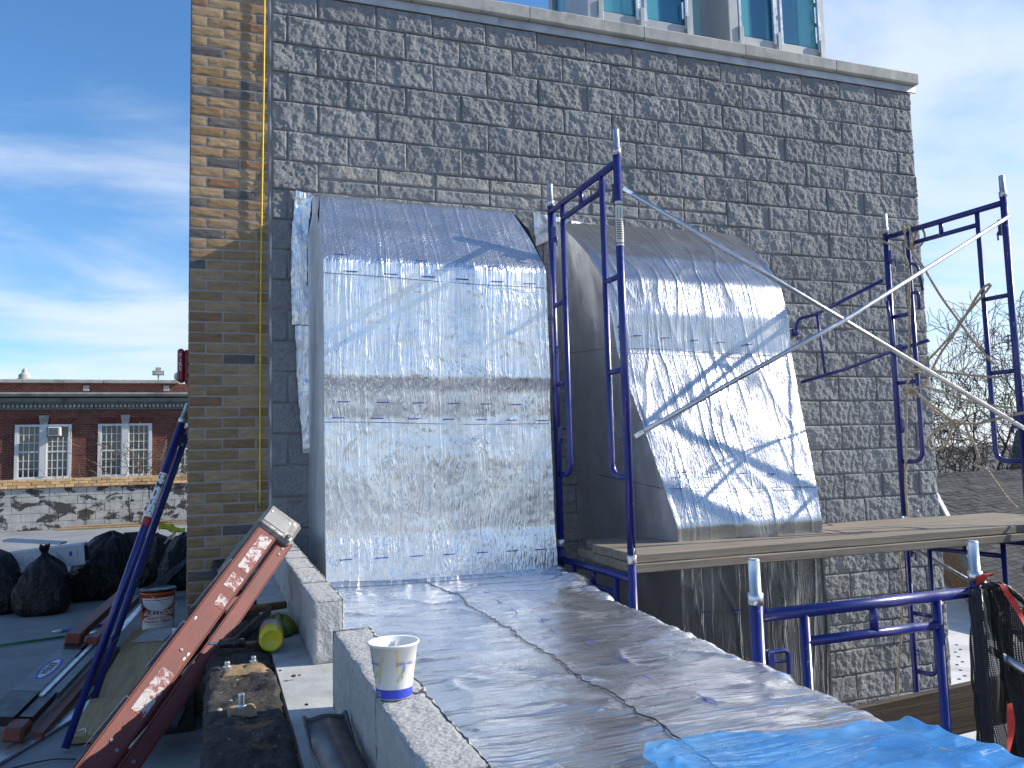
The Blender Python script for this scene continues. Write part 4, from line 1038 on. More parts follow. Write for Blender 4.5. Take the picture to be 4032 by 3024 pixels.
# ropes on the right-hand frame
RL = {
'hemp rope tied round the head bar and running down to the right post': [[(4.291, -1.006, 3.074), (4.27, -.983, 3.115), (4.32, -1.0, 3.13), (4.345, -1.05, 3.07), (4.294, -1.037, 2.948), (4.302, -1.115, 2.798), (4.314, -1.237, 2.559), (4.326, -1.356, 2.364), (4.337, -1.471, 2.184), (4.375, -1.56, 2.04)], [(4.28, -1.03, 3.11), (4.275, -1.055, 3.05), (4.28, -1.045, 2.95), (4.34, -1.02, 2.94), (4.345, -1.0, 3.07), (4.30, -1.01, 3.12)], [(4.27, -1.00, 3.12), (4.262, -1.02, 3.03), (4.27, -1.03, 2.945), (4.31, -1.09, 2.945), (4.36, -1.1, 3.02), (4.35, -1.08, 3.11)]],
'hemp rope from the top of the rear post hanging straight down past the planks': [[(4.30, -.77, 3.14), (4.275, -.839, 3.125), (4.262, -.757, 3.101), (4.274, -.832, 3.036), (4.284, -.931, 2.974), (4.285, -.99, 2.871), (4.285, -1.004, 2.779), (4.285, -.997, 2.604), (4.285, -.979, 2.418), (4.284, -.957, 2.202), (4.284, -.929, 1.987), (4.281, -.9, 1.772), (4.278, -.874, 1.483), (4.276, -.853, 1.254), (4.27, -.86, 1.05), (4.26, -.88, .9)], [(4.29, -.73, .9), (4.28, -.75, .46), (4.28, -.713, .151), (4.28, -.646, -.297), (4.28, -.62, -1.15)]],
'doubled hemp rope slanting down from the front inner leg to the rear knot': [[(4.35, -1.598, 2.57), (4.345, -1.549, 2.553), (4.337, -1.465, 2.461), (4.327, -1.369, 2.341), (4.316, -1.257, 2.241), (4.306, -1.159, 2.162), (4.3, -1.093, 2.114), (4.293, -1.025, 2.071), (4.287, -.967, 2.056)], [(4.35, -1.604, 2.562), (4.345, -1.552, 2.512), (4.325, -1.477, 2.439), (4.315, -1.384, 2.352), (4.325, -1.28, 2.244), (4.311, -1.205, 2.157), (4.304, -1.135, 2.059), (4.297, -1.065, 1.96), (4.289, -.989, 1.917)]],
'hemp rope stretched level between the inner legs': [[(4.285, -.943, 2.058), (4.293, -1.025, 2.067), (4.305, -1.149, 2.04), (4.323, -1.327, 2.002), (4.34, -1.495, 1.968), (4.351, -1.616, 1.949)], [(4.28, -.90, 2.062), (4.27, -.96, 2.05), (4.33, -1.0, 2.045), (4.34, -.94, 2.055)]],
'hemp rope knotted on the rear inner leg and drawn to the front post': [[(4.275, -.897, 1.903), (4.27, -.981, 1.925), (4.297, -1.063, 1.935), (4.31, -1.199, 1.886), (4.327, -1.37, 1.818), (4.343, -1.534, 1.773), (4.359, -1.69, 1.744)], [(4.27, -.93, 1.90), (4.25, -.99, 1.93), (4.27, -1.02, 1.90), (4.28, -.97, 1.885), (4.26, -.94, 1.925), (4.285, -1.0, 1.94)]],
'hemp rope with a hanging loop and long tail tied in the corner': [[(4.285, -.947, 1.906), (4.293, -1.025, 1.864), (4.303, -1.129, 1.786), (4.312, -1.216, 1.718), (4.319, -1.286, 1.667), (4.326, -1.358, 1.661), (4.334, -1.442, 1.657), (4.344, -1.54, 1.675), (4.355, -1.648, 1.695), (4.365, -1.75, 1.711), (4.40, -1.80, 1.72)], [(4.29, -1.0, 1.895), (4.30, -1.08, 1.80), (4.31, -1.19, 1.715), (4.319, -1.27, 1.66)],
   [(4.319, -1.286, 1.674), (4.31, -1.196, 1.657), (4.3, -1.099, 1.599), (4.296, -1.056, 1.551), (4.298, -1.072, 1.494), (4.303, -1.129, 1.489), (4.31, -1.2, 1.526), (4.313, -1.228, 1.587), (4.316, -1.256, 1.662), (4.30, -1.29, 1.69), (4.32, -1.32, 1.66), (4.31, -1.27, 1.645), (4.30, -1.30, 1.675)],
   [(4.325, -1.343, 1.668), (4.327, -1.367, 1.596), (4.33, -1.397, 1.529), (4.332, -1.42, 1.462), (4.332, -1.42, 1.416), (4.325, -1.395, 1.385), (4.333, -1.43, 1.366), (4.35, -1.47, 1.345), (4.36, -1.539, 1.239), (4.36, -1.625, 1.133), (4.355, -1.74, 1.06), (4.36, -1.75, .95), (4.36, -1.72, .82)]]}
for lab_, paths in RL.items():
    m_ = MB()
    for p_ in paths: rope_mesh(m_, p_, .0088)
    o = m_.build('rope', 'hemp_rope', None, True, paths[0][0]); tag(o, lab_, 'rope', 'ropes on the right-hand scaffold frame')
# black debris net bundled on the near frame, with red webbing
def net(name, top, bot, depth, n_f, label, seed, nn=(90, 60)):
    nu_, nv_ = nn; u = np.linspace(0, 1, nu_); v = np.linspace(0, 1, nv_)
    A = interp(top, u); B = interp(bot, u); P = A[None] * (1 - v)[:, None, None] + B[None] * v[:, None, None]
    ph = n_f * 2 * math.pi * u[None, :] + 1.4 * fbm(u[None, :] * 3 + v[:, None] * .6, v[:, None] * 2 + u[None, :] * 0, seed, 2)
    amp = depth * (.35 + .65 * v[:, None])
    P[..., 1] += amp * np.sin(ph) + .02 * fbm(P[..., 0] * 9, P[..., 2] * 5, seed, 3); P[..., 0] += amp * .6 * np.cos(ph * .7 + seed)
    o = MB().grid(P).build(name, 'black_debris_net', None, True, tuple(A[0])); tag(o, label, 'netting', 'debris netting'); return o
net('debris_net', [(2.06, -3.29, 1.02), (2.14, -3.31, 1.035), (2.23, -3.27, .99)], [(1.95, -3.30, -.4), (2.12, -3.36, -.4), (2.42, -3.28, -.4)], .035, 3.5, 'black debris net bundled round the post of the near scaffold frame', 1)
net('debris_net', [(2.16, -3.30, 1.02), (2.35, -3.36, .86), (2.6, -3.42, .66)], [(2.2, -3.33, -.4), (2.5, -3.40, -.4), (2.8, -3.45, -.4)], .03, 3, 'black debris net hanging slack to the right of the near scaffold post', 2)
net('debris_net', [(2.95, -2.9, 1.5), (3.2, -2.95, 1.55), (3.4, -3.0, 1.6)], [(2.42, -2.98, -.3), (2.8, -3.0, -.3), (3.2, -3.05, -.3)], .04, 2.5, 'black debris net behind, at the right edge above the slack net', 3)
m_ = MB(); rope_mesh(m_, [(2.10, -3.30, 1.03), (2.16, -3.335, 1.03), (2.25, -3.36, .955), (2.36, -3.40, .86), (2.5, -3.44, .75), (2.65, -3.47, .63)], .011)
o = m_.build('net_rope', 'black_plastic', None, True, (2.1, -3.3, 1.03)); tag(o, 'black hem rope along the top of the slack netting', 'rope')
def strap(pts, w, label, loc):
    P_ = resample(spline(pts, 10), .012); m_ = MB(); vs = []; 
    for i, p in enumerate(P_):
        vs += [p + Vector((-w / 2, .006 * math.sin(i * .3), 0)), p + Vector((w / 2, -.006 * math.sin(i * .3), 0))]
    m_.add(vs, [(2 * i, 2 * i + 1, 2 * i + 3, 2 * i + 2) for i in range(len(P_) - 1)]); o = m_.build('webbing_strap', 'red_strap', None, True, loc); tag(o, label, 'strap', 'red webbing on the netting')
strap([(2.14, -3.345, 1.04), (2.175, -3.38, .94), (2.19, -3.40, .84), (2.20, -3.415, .70), (2.215, -3.43, .55), (2.23, -3.44, .35), (2.24, -3.44, .1), (2.25, -3.44, -.3)], .020, 'long red webbing strap running down the bundled netting', (2.14, -3.35, 1.0))
strap([(2.07, -3.40, .66), (2.055, -3.41, .58), (2.02, -3.42, .50), (2.005, -3.42, .42), (2.01, -3.42, .30)], .022, 'short red webbing strap caught in the folds left of the long one', (2.07, -3.40, .66))
strap([(2.105, -3.285, 1.03), (2.115, -3.30, 1.065), (2.14, -3.30, 1.07), (2.158, -3.27, 1.05)], .035, 'red webbing knotted round the top of the netted post', (2.12, -3.29, 1.05))
# dark timber guard board
Mb = frameM(Vector((2.5, -2.40, .235)), (.995, .02, .03), (-.02, 1, 0))
o = MB().bbox(-1.1, 1.3, -.019, .019, -.11, .115, .004, Mb).build('guard_board', 'dark_timber', None, False, (2.5, -2.40, .23)); tag(o, 'dark weathered timber board on edge behind the near scaffold frame', 'board')

net('debris_net', [(2.66, -3.52, 1.0), (4.5, -3.5, 1.1), (6.6, -3.5, 1.1)], [(2.85, -3.5, -1.19), (4.5, -3.5, -1.19), (6.6, -3.5, -1.19)], .04, 9, 'unseen black net screen added for a dark reflection in the foil elbow', 5, (160, 40))  # out of view, added so the lower elbow reflects something dark

# ================================================================== small things on the ledge and kerb
def lathe_thing(): pass
cup = thing('paper_cup', (-.128, -3.985, CURB + .001), 'white paper cup with blue, yellow and green scribbles standing on the near kerb', 'cup')
CR0, CR1, CH = .0305, .0435, .095
prof = [(CR0 - .002, .004), (CR0, 0), (CR0, .001), (CR1, CH - .003), (CR1 + .0022, CH - .003), (CR1 + .003, CH), (CR1 + .0022, CH + .002), (CR1 - .0012, CH), (CR0 - .0012, .007), (0, .007)]
MB().lathe(prof, cup.location, 48).build('cup_wall', 'paper_cup', cup, True)
def cup_pt(a, h, off=.0006):
    r = CR0 + (CR1 - CR0) * h / CH + off; return Vector(cup.location) + Vector((r * math.cos(a), r * math.sin(a), h))
vs = []; n = 40
for h in (.0015, .018):
    for k in range(n + 1): vs.append(cup_pt(2 * math.pi * k / n, h))
MB().add(vs, [(k, k + 1, n + 2 + k, n + 1 + k) for k in range(n)]).build('blue_band', 'cup_blue', cup, True)
random.seed(11)
def stroke(mb, a0, h0, a1, h1, w, off, jag=5):
    pts = [(a0 + (a1 - a0) * t, h0 + (h1 - h0) * t) for t in np.linspace(0, 1, 14)]
    da, dh = (a1 - a0) * .037, (h1 - h0); L = math.hypot(da, dh); nx_, nh_ = -dh / L, da / L; vs = []
    for i, (a, h) in enumerate(pts):
        ww = w * (.7 + .3 * random.random())
        vs += [cup_pt(a + nx_ * ww / .037, min(CH - .004, max(.019, h + nh_ * ww)), off), cup_pt(a - nx_ * ww / .037, min(CH - .004, max(.019, h - nh_ * ww)), off)]
    mb.add(vs, [(2 * i, 2 * i + 1, 2 * i + 3, 2 * i + 2) for i in range(len(pts) - 1)])
yl, bl_, gr = MB(), MB(), MB()
base = math.radians(-100)
rs = random.Random(23)
for k in range(11):
    b0 = base + k * .57 + rs.uniform(-.15, .15); h0, h1 = rs.uniform(.06, .09), rs.uniform(.02, .05)
    if k % 3 == 0: stroke(gr, b0, rs.uniform(.03, .05), b0 + rs.uniform(.3, .5), rs.uniform(.045, .06), .0014, .0013)
    if k % 2 == 0:
        stroke(yl, b0, h0, b0 + rs.uniform(-.5, .6), h1, .0015, .0008)
    else:
        da = rs.uniform(-.25, .35)
        for q in range(3): stroke(bl_, b0 + q * .035, h0 - .004 * q, b0 + da + q * .03, h1 + .003 * q, .0005, .0011)
    if k % 4 == 1:
        for q in range(3): stroke(bl_, b0 - .4, .066 - q * .003, b0 + .55, .060 + q * .003, .0005, .0011)
yl.build('scribbles', 'crayon_yellow', cup); bl_.build('scribbles', 'crayon_blue', cup); gr.build('scribbles', 'crayon_green', cup)
me = text_mesh('lettering', '10', .014, 'white_print', Matrix.Identity(4), .0003, bend=lambda p: cup_pt(math.radians(-158) + p.x / .033, .0095 + p.y, .0012) - Vector(cup.location) + Vector((0, 0, 0)), bold=.0003)
obj('lettering', me, cup, (0, 0, 0))
random.seed(5)
# torch cylinder with burner
tor = thing('torch_cylinder', (-.27, -2.62, LEDGE), 'yellow gas cylinder with purple band lying on the ledge, burner attached', 'gas cylinder')
a = Vector((-.265, -2.705, LEDGE + .046)); d = Vector((.02, .33, .0)).normalized()
MB().lathe([(0, .004), (.026, .004), (.030, 0), (.037, .003), (.0385, .010), (.0385, .105)], a, 28, d).build('cylinder', 'yellow_steel', tor, True)
MB().lathe([(.0387, .105), (.0387, .150)], a, 28, d, True).build('label_band', 'purple_band', tor, True)
MB().lathe([(.0385, .150), (.034, .172), (.020, .188), (.012, .192), (.012, .21), (0, .21)], a, 28, d).build('shoulder', 'yellow_steel', tor, True)
h = MB()
for k in range(5):
    q = 2 * math.pi * k / 5 + .5; h.lathe([(.003, -.0005), (.0028, .0008), (0, .0008)], a + Vector((.031 * math.cos(q), 0, .031 * math.sin(q))) + d * .0035, 8, -d)
h.build('rivet', 'black_iron', tor)
MB().tube(fillet([(-.345, -2.66, LEDGE + .035), (-.39, -2.645, LEDGE + .038), (-.42, -2.64, LEDGE + .036)], .02, 4), .015, 10).lathe([(.016, 0), (.016, .012), (0, .013)], (-.37, -2.665, LEDGE + .04), 10, (.1, -1, .2)).build('burner_body', 'black_plastic', tor, True)
MB().tube([(-.345, -2.66, LEDGE + .035), (-.305, -2.665, LEDGE + .035)], .006, 8).build('brass_fitting', 'rusty_metal', tor, True)
MB().tube([(-.42, -2.64, LEDGE + .036), (-.455, -2.632, LEDGE + .040)], [.006, .0045], 8).build('burner_tip', 'galvanised', tor, True)
# green rag behind it
U, V = np.meshgrid(np.linspace(0, 2 * math.pi, 40), np.linspace(0, 1, 14)); R_ = (.065 + .018 * fbm(np.cos(U) * 2, np.sin(U) * 2, 4, 3)) * np.sin(V * math.pi / 2)
P = np.stack([-.225 + R_ * np.cos(U), -2.40 + R_ * np.sin(U) * 1.25, LEDGE + .006 + .05 * np.cos(V * math.pi / 2) * (1 + .5 * fbm(np.cos(U) * 3 + V, np.sin(U) * 3, 2, 3))], -1)
o = MB().grid(P, True).build('rag', 'green_rag', None, True, (-.225, -2.4, LEDGE)); tag(o, 'crumpled olive green rag behind the yellow gas cylinder', 'rag')
# perforated steel angle
M_ = frameM(Vector((-.315, -2.33, LEDGE + .02)), (.30, .95, .05), (1, -.3, 0)); m_ = MB()
for i in range(8):
    x = -.20 + i * .05
    m_.box(x - .025, x - .006, -.024, .024, 0, .003, M_); m_.box(x - .006, x + .025, .010, .024, 0, .003, M_); m_.box(x - .006, x + .025, -.024, -.010, 0, .003, M_)
m_.box(-.225, .20, .021, .024, -.030, .0029, M_)
o = m_.build('slotted_angle', 'dark_steel', None, False, (-.315, -2.33, LEDGE + .01)); tag(o, 'dark slotted steel angle lying on the ledge by the olive rag', 'steel angle')
o = MB().tube([(-.33, -2.03, LEDGE + .035), (-.25, -2.0, LEDGE + .030), (-.165, -1.97, LEDGE + .03)], [.015, .017, .015], 12).lathe([(.019, -.02), (.021, 0), (.019, .02)], (-.335, -2.03, LEDGE + .035), 12, (1, .3, 0)).build('round_bar', 'rusty_metal', None, True, (-.25, -2.0, LEDGE + .02)); tag(o, 'short round wooden tool handle against the far kerb blocks', 'tool')
# anchor bolts standing in the parapet top, on bare sheathing patches
def bolt(x, y, lab_, hs_=1.0):
    t = thing('anchor_bolt', (x, y, LEDGE + .006), lab_, 'bolt', 'anchor bolts in the parapet top')
    MB().lathe([(.019, 0), (.019, .003), (.0, .003)], (x, y, LEDGE + .010), 18).build('washer', 'galvanised', t)
    MB().lathe([(.0125, .003), (.0125, .013), (.0115, .015), (0, .015)], (x, y, LEDGE + .010), 6).build('nut', 'galvanised', t)
    MB().lathe([(.0075, .013), (.0078, .014 + .026 * hs_), (.0068, .017 + .026 * hs_), (0, .017 + .026 * hs_)], (x, y, LEDGE + .010), 12).build('stud', 'galvanised', t)
def patch(x, y, w, h, lab_):
    U, V = np.meshgrid(np.linspace(-1, 1, 16), np.linspace(-1, 1, 16)); k = np.maximum(np.abs(U), np.abs(V))
    P = np.stack([x + U * w * (1 + .12 * fbm(U * 3, V * 3, x * 9, 2)), y + V * h * (1 + .12 * fbm(U * 3 + 9, V * 3, y, 2)), LEDGE + .018 - .012 * k ** 6 + .003 * fbm(U * 4, V * 4, 3, 3)], -1)
    o = MB().grid(P).build('bare_patch', 'bare_sheathing', None, True, (x, y, LEDGE)); tag(o, lab_, 'wood patch')
patch(-.372, -3.32, .036, .040, 'bare tan wood patch round the sunlit anchor bolt'); patch(-.355, -2.90, .065, .05, 'bare brown wood patch in shade below the gas cylinder')
bolt(-.372, -3.32, 'galvanised anchor bolt with nut and washer in the sunlit strip'); bolt(-.40, -2.90, 'anchor bolt at the left of the shaded bare patch', .4); bolt(-.325, -2.865, 'anchor bolt at the right of the shaded bare patch', .4)
# loose crumbs of felt and mortar
for i in range(16):
    x, y = random.uniform(-.44, -.2), random.uniform(-3.6, -2.8); s_ = random.uniform(.003, .009); m_ = MB().lathe([(0, -.6), (.7, -.3), (1, 0), (.6, .5), (0, .7)], (0, 0, 0), 6)
    m_.v = [(x + p[0] * s_ * random.uniform(.6, 1.3), y + p[1] * s_ * random.uniform(.6, 1.3), LEDGE + .012 + p[2] * s_ * .8) for p in m_.v]
    o = m_.build('rubble_crumb', random.choice(['brick_mortar', 'torn_tar_felt', 'torn_tar_felt']), None, False, (x, y, LEDGE + .01)); tag(o, 'small crumb of rubble on the torn parapet top', 'rubble', 'rubble crumbs')
# bent steel trowel/chute piece leaning by the near kerb
U, V = np.meshgrid(np.linspace(-1, 1, 18), np.linspace(0, 1, 24)); 
Y = -3.66 - V * .62; rad = .036 + .010 * (1 - V); A_ = U * 1.25
X = -.212 + .018 * V + rad * np.sin(A_); Z = LEDGE + .006 + .052 + rad * np.cos(A_) - .03 + .035 * np.clip(1 - V * 6, 0, 1) * np.abs(U) ** 3 - .0 * V
o_m = MB().grid(np.stack([X, Y, Z], -1)); o_m.tube([tuple(p) for p in np.stack([X, Y, Z], -1)[0]], .005, 6); o_m.tube([tuple(p) for p in np.stack([X, Y, Z], -1)[:, 0]], .004, 6); o_m.tube([tuple(p) for p in np.stack([X, Y, Z], -1)[:, -1]], .004, 6)
o = o_m.build('steel_gutter', 'dark_steel', None, True, (-.21, -3.7, LEDGE)); tag(o, 'dark curved steel piece with rolled rim lying on the ledge beside the near kerb', 'steel piece')

# ================================================================== ladders and frames on the left
_c = Vector((-.43, -5.48, 1.536)); lad_t = _c + (Vector((-.205, -2.36, 1.335)) - _c) * 1.06; _lm = _c + (Vector((-.724, -3.19, .772)) - _c) * 1.10; _ld = (_lm - lad_t); lad_b = lad_t + _ld * ((lad_t.z - .02) / -_ld.z)
LTILT = .05; ax = (lad_t - lad_b).normalized(); view = (Vector((-.5, -2.9, 1.0)) - Vector((-.43, -5.48, 1.536))).normalized()
wd = (view - ax * view.dot(ax)).normalized(); wd = (wd + ax.cross(wd) * LTILT).normalized(); dp = ax.cross(wd).normalized()     # wd away from viewer, dp across the rails
if dp.z > 0: dp = -dp
LL = (lad_t - lad_b).length
lad = thing('step_ladder', lad_b, 'folded orange-red fibreglass stepladder leaning over the parapet, worn stickers', 'ladder')
def LP(l, d_, w_): return lad_b + ax * l + dp * d_ + wd * w_
def lbox(name, mat, l0, l1, d0, d1, w0, w1, par=lad, b=.002):
    M_ = Matrix.Identity(4)
    for i in range(3): M_[i][0], M_[i][1], M_[i][2], M_[i][3] = ax[i], dp[i], wd[i], lad_b[i]
    return MB().bbox(l0, l1, d0, d1, w0, w1, b, M_).build(name, mat, par)
LW = .36; T_ = LL - .075
for w0, near in ((0, True), (LW - .004, False)):
    q = 1 if near else -1
    lbox('front_rail', 'orange_fibreglass', 0, T_, -.043, .030, w0, w0 + .004)
    lbox('rail_flange', 'orange_fibreglass', 0, T_, -.047, -.043, w0, w0 + q * .026 if near else w0 + .004 , b=.0008) if near else None
    lbox('rail_flange', 'orange_fibreglass', 0, T_, .0302, .034, w0, w0 + .026, b=.0008) if near else None
    lbox('rear_rail', 'orange_fibreglass', .02, T_, .052, .096, w0 + .012, w0 + .016)
    if near: lbox('rail_flange', 'orange_fibreglass', .02, T_, .048, .052, w0 + .0121, w0 + .034, b=.0008); lbox('rail_flange', 'orange_fibreglass', .02, T_, .0962, .100, w0 + .0121, w0 + .034, b=.0008)
for k in range(7):
    l = .28 + k * .305
    lbox('step', 'aluminium', l, l + .005, -.055, .028, .0265, LW - .0045); lbox('step_lip', 'aluminium', l - .02, l, -.056, -.0545, .0265, LW - .0045, b=.0005)
    lbox('rear_bar', 'aluminium', l + .05, l + .075, .060, .085, .036, LW + .006)
cp = lbox('top_cap', 'cast_cap', T_ - .035, LL + .012, -.062, .088, -.014, LW + .014, b=.012)
lbox('cap_plate', 'dull_aluminium', T_ - .008, LL - .018, -.050, .050, -.0165, -.0142, cp, b=.0006)
for d_ in (-.045, .012, .05, .078): MB().lathe([(.006, 0), (.0055, .002), (0, .0022)], LP(T_ - .022, d_, -.0142), 10, -wd).build('rivet', 'dark_steel', cp)
for d_, l_ in ((-.04, LL - .028), (.04, LL - .028)): MB().lathe([(.0045, 0), (.004, .002), (0, .0022)], LP(l_, d_, -.0166), 8, -wd).build('rivet', 'aluminium', cp)
MB().lathe([(.014, 0), (.014, .004), (.007, .005), (.007, .009), (0, .009)], LP(T_ - .012, .068, -.0142), 14, -wd).build('pivot_bolt', 'dark_steel', cp)
for (l0, l1, d0, d1) in ((T_ - .24, T_ - .055, -.022, .024), (T_ - .335, T_ - .27, -.022, .024), (T_ - .42, T_ - .37, -.012, .026), (T_ - .86, T_ - .70, -.022, .024)):
    lbox('sticker', 'peeling_sticker' if l1 > T_ - .6 else 'peeling_sticker', l0, l1, d0, d1, -.0012, -.0002, b=.0001)
for l_, d_ in ((T_ - .96, -.012), (T_ - .975, .016), (T_ - .62, -.006), (T_ - .05, .075), (T_ - .08, .075), (T_ - .97, .074), (T_ - 1.0, .074), (1.1, .0), (.8, .01)):
    MB().lathe([(.006, 0), (.005, .003), (0, .0035)], LP(l_, d_, 0 if d_ < .04 else .012), 10, -wd).build('rivet', 'dull_aluminium', lad)
for k, (l_, d_) in enumerate(((T_ - .50, -.03), (T_ - .62, .02), (T_ - .64, .018))):
    m_ = MB().lathe([(0, .003), (.7, .002), (1, 0)], (0, 0, 0), 9); m_.v = [tuple(LP(l_, d_, 0) + ax * p[0] * .008 + dp * p[1] * .004 - wd * p[2]) for p in m_.v]; m_.build('paint_splash', 'white_print', lad)
# second stepladder lying on the roof: silver rails, black ends, faded orange rear rails
s_t, s_b = Vector((-1.34, 3.1, .24)), Vector((-1.66, -.05, .12))
ax2 = (s_t - s_b).normalized(); L2 = (s_t - s_b).length
wd2 = ax2.cross(Vector((.12, -.05, 1))).normalized(); dp2 = wd2.cross(ax2).normalized()
if dp2.z < 0: dp2 = -dp2
lad2 = thing('step_ladder', s_b, 'folded stepladder with silver and faded orange rails lying on the shaded roof', 'ladder')
def l2(name, mat, l0, l1, d0, d1, w0, w1, par=lad2, b=.002):
    M_ = Matrix.Identity(4)
    for i in range(3): M_[i][0], M_[i][1], M_[i][2], M_[i][3] = ax2[i], wd2[i], dp2[i], s_b[i]
    return MB().bbox(l0, l1, w0, w1, d0, d1, b, M_).build(name, mat, par)
# looking down on the ladder: wide top step plate carries the maker's oval
l2('side_rail', 'dull_aluminium', .46, 1.42, .03, .036, -.005, .155); l2('inner_rail', 'aluminium', .40, 1.62, .0, .03, .165, .195); l2('inner_rail', 'dull_aluminium', .5, 1.75, -.02, .02, .205, .26)
l2('end_block', 'black_plastic', .0, .47, -.02, .034, -.012, .155); l2('end_block', 'black_plastic', 1.41, 1.66, -.02, .034, -.008, .14); l2('end_block', 'black_plastic', .05, .50, -.03, .02, .165, .24)
l2('rear_rail', 'faded_orange_fibreglass', -.05, 1.2, -.08, -.03, .27, .33); l2('foot', 'faded_orange_fibreglass', -.14, .03, -.06, .02, .14, .25, b=.015)
l2('front_rail', 'faded_orange_fibreglass', 1.66, L2 + .1, .03, .10, .0, .085); l2('front_rail', 'faded_orange_fibreglass', 1.66, L2 + .1, .0, .07, .15, .205); l2('rail_end', 'faded_orange_fibreglass', 1.60, 1.74, .0, .105, -.014, .10, b=.012); l2('rail_end', 'faded_orange_fibreglass', 1.62, 1.72, -.01, .08, .13, .22, b=.012)
l2('edge_channel', 'aluminium', 1.85, L2 - .05, -.02, .03, .25, .30); l2('edge_channel', 'dull_aluminium', .1, 1.0, -.10, -.085, .345, .375)
def ellipse(mb, c_, a_, b_, off, n=36):
    mb.add([s_b + ax2 * (c_[0] + a_ * math.cos(2 * math.pi * k / n)) + wd2 * (c_[1] + b_ * math.sin(2 * math.pi * k / n)) + dp2 * off for k in range(n)], [tuple(range(n))])
e_ = MB(); ellipse(e_, (.94, .075), .25, .052, .0368); ep = e_.build('badge', 'blue_print', lad2)
e_ = MB(); ellipse(e_, (.94, .075), .215, .034, .0376); e_.build('badge_field', 'white_print', ep)
up_t = -wd2
Mt = frameM(ax2 * .94 + wd2 * .075 + dp2 * .0382, ax2, up_t)
if Mt.to_3x3().col[2].dot(dp2) < 0: Mt = frameM(ax2 * .94 + wd2 * .075 + dp2 * .0382, ax2, wd2)
obj('lettering', text_mesh('lettering', 'WERNER', .066, 'black_print', Mt, .0004, bold=.0012, spacing=1.05), ep, (0, 0, 0))
# blue frame leaning on the pier
fL, PL = scaffold_frame((-1.195, -.386, .02), (.018, .826, 0), (.552, .62, 1.80), .88, 1.96, 'blue scaffold frame leaning against the tan brick pier, white maker label', 'leaning scaffold frames', clips=False, loc=(-1.19, -.38, .02))
uu = Vector((.552, .62, 1.80)).normalized(); sv = (Vector((-.43, -5.48, 1.536)) - PL(0, 1.4)); sv = (sv - uu * sv.dot(uu)).normalized(); tv = uu.cross(sv)
def lp(a_, z, R_): return PL(0, z) + (sv * math.cos(a_) + tv * math.sin(a_)) * R_
def curved_label(z0, z1, mat, nm, par):
    vs = []
    for z in (z0, z1):
        for k in range(11): vs.append(lp(math.radians(-75 + 15 * k), z, TR + .0012))
    return MB().add(vs, [(k, k + 1, 12 + k, 11 + k) for k in range(10)]).build(nm, mat, par, True)
lb = curved_label(1.31, 1.60, 'white_print', 'maker_label', fL); curved_label(1.255, 1.309, 'red_print', 'label_stripe', lb)
for i, ch in enumerate('OMEGA'):
    me = text_mesh('lettering', ch, .062, 'black_print', Matrix.Identity(4), .0003, bend=lambda p: lp(p.x / (TR + .002) * 1.0, 1.57 - i * .056 + p.y, TR + .0017 + p.z) - Vector(fL.location), bold=.0012)
    for v in me.vertices: pass
    obj('lettering', me, lb, (0, 0, 0))
MB().tube(fillet([PL(0, .08) + Vector((.02, -.01, 0)), PL(0, .10) + Vector((.07, -.02, 0)), PL(0, .06) + Vector((.085, -.02, 0))], .015, 4), .005, 6).build('pin', 'galvanised', fL, True)

# ================================================================== pail, bags and clutter on the shaded roof
pc = Vector((-.945, 2.94, 0)); R1, R0_, PH = .148, .135, .365
pail = thing('pail', pc, 'orange and white pail of flashing cement with black lid', 'pail')
MB().lathe([(R0_, 0), (R0_ + .002, .01), (R1, PH - .03), (R1 + .006, PH - .03), (R1 + .006, PH - .018), (R1, PH - .015), (R1, PH)], pc, 40).build('pail_body', 'orange_pail', pail, True)
MB().lathe([(R1 + .007, PH - .012), (R1 + .010, PH), (R1 + .010, PH + .012), (R1 - .01, PH + .014), (R1 - .016, PH + .006), (0, PH + .006)], pc, 40).build('lid', 'black_plastic', pail, True)
MB().tube([(pc.x + (R1 + .012) * math.cos(t), pc.y + (R1 + .012) * math.sin(t), PH - .035 - .12 * math.sin((t + 1.9) )) for t in np.linspace(-1.9, 1.24, 24)], .0025, 6).build('bail_handle', 'galvanised', pail, True)
af = math.atan2(-5.48 - pc.y, -.43 - pc.x)
def pail_pt(x, z, off): 
    r = R0_ + .002 + (R1 - R0_ - .002) * (z - .01) / (PH - .04) + off; a_ = af + x / r; return pc + Vector((r * math.cos(a_), r * math.sin(a_), z))
def pail_shape(fun, nx_=30, nz_=10, off=.0012):
    P = np.zeros((nz_, nx_, 3))
    for i, v in enumerate(np.linspace(0, 1, nz_)):
        for j, u in enumerate(np.linspace(-1, 1, nx_)):
            x, z = fun(u, v); P[i, j] = pail_pt(x, z, off)
    return MB().grid(P)
wht = pail_shape(lambda u, v: (u * .17, .305 - v * .115 * math.sqrt(max(0, 1 - u * u)))); w1 = wht.build('printed_arc', 'white_print', pail, True)
wht = pail_shape(lambda u, v: (u * .17, .012 + v * (.055 + .085 * math.sqrt(max(0, 1 - u * u))))); w2 = wht.build('printed_arc', 'white_print', pail, True)
for body, z, sz, mt, sh, par, bo in (('BULLDOG', .168, .062, 'white_print', .3, pail, .002), ('HEAVY DUTY', .122, .034, 'red_print', 0, w2, .0006), ('FLASHING CEMENT', .092, .030, 'red_print', 0, w2, .0005), ('ROOFS  ·  CHIMNEYS  ·  FLASHINGS', .292, .010, 'red_print', 0, w1, 0)):
    if 'ROOFS' in body: continue
    me = text_mesh('lettering', body, sz, mt, Matrix.Identity(4), .0004, bend=lambda p: pail_pt(p.x, z + p.y, .0022 + p.z) - pc, shear=sh, bold=bo)
    obj('lettering', me, par, (0, 0, 0))
fp = MB()
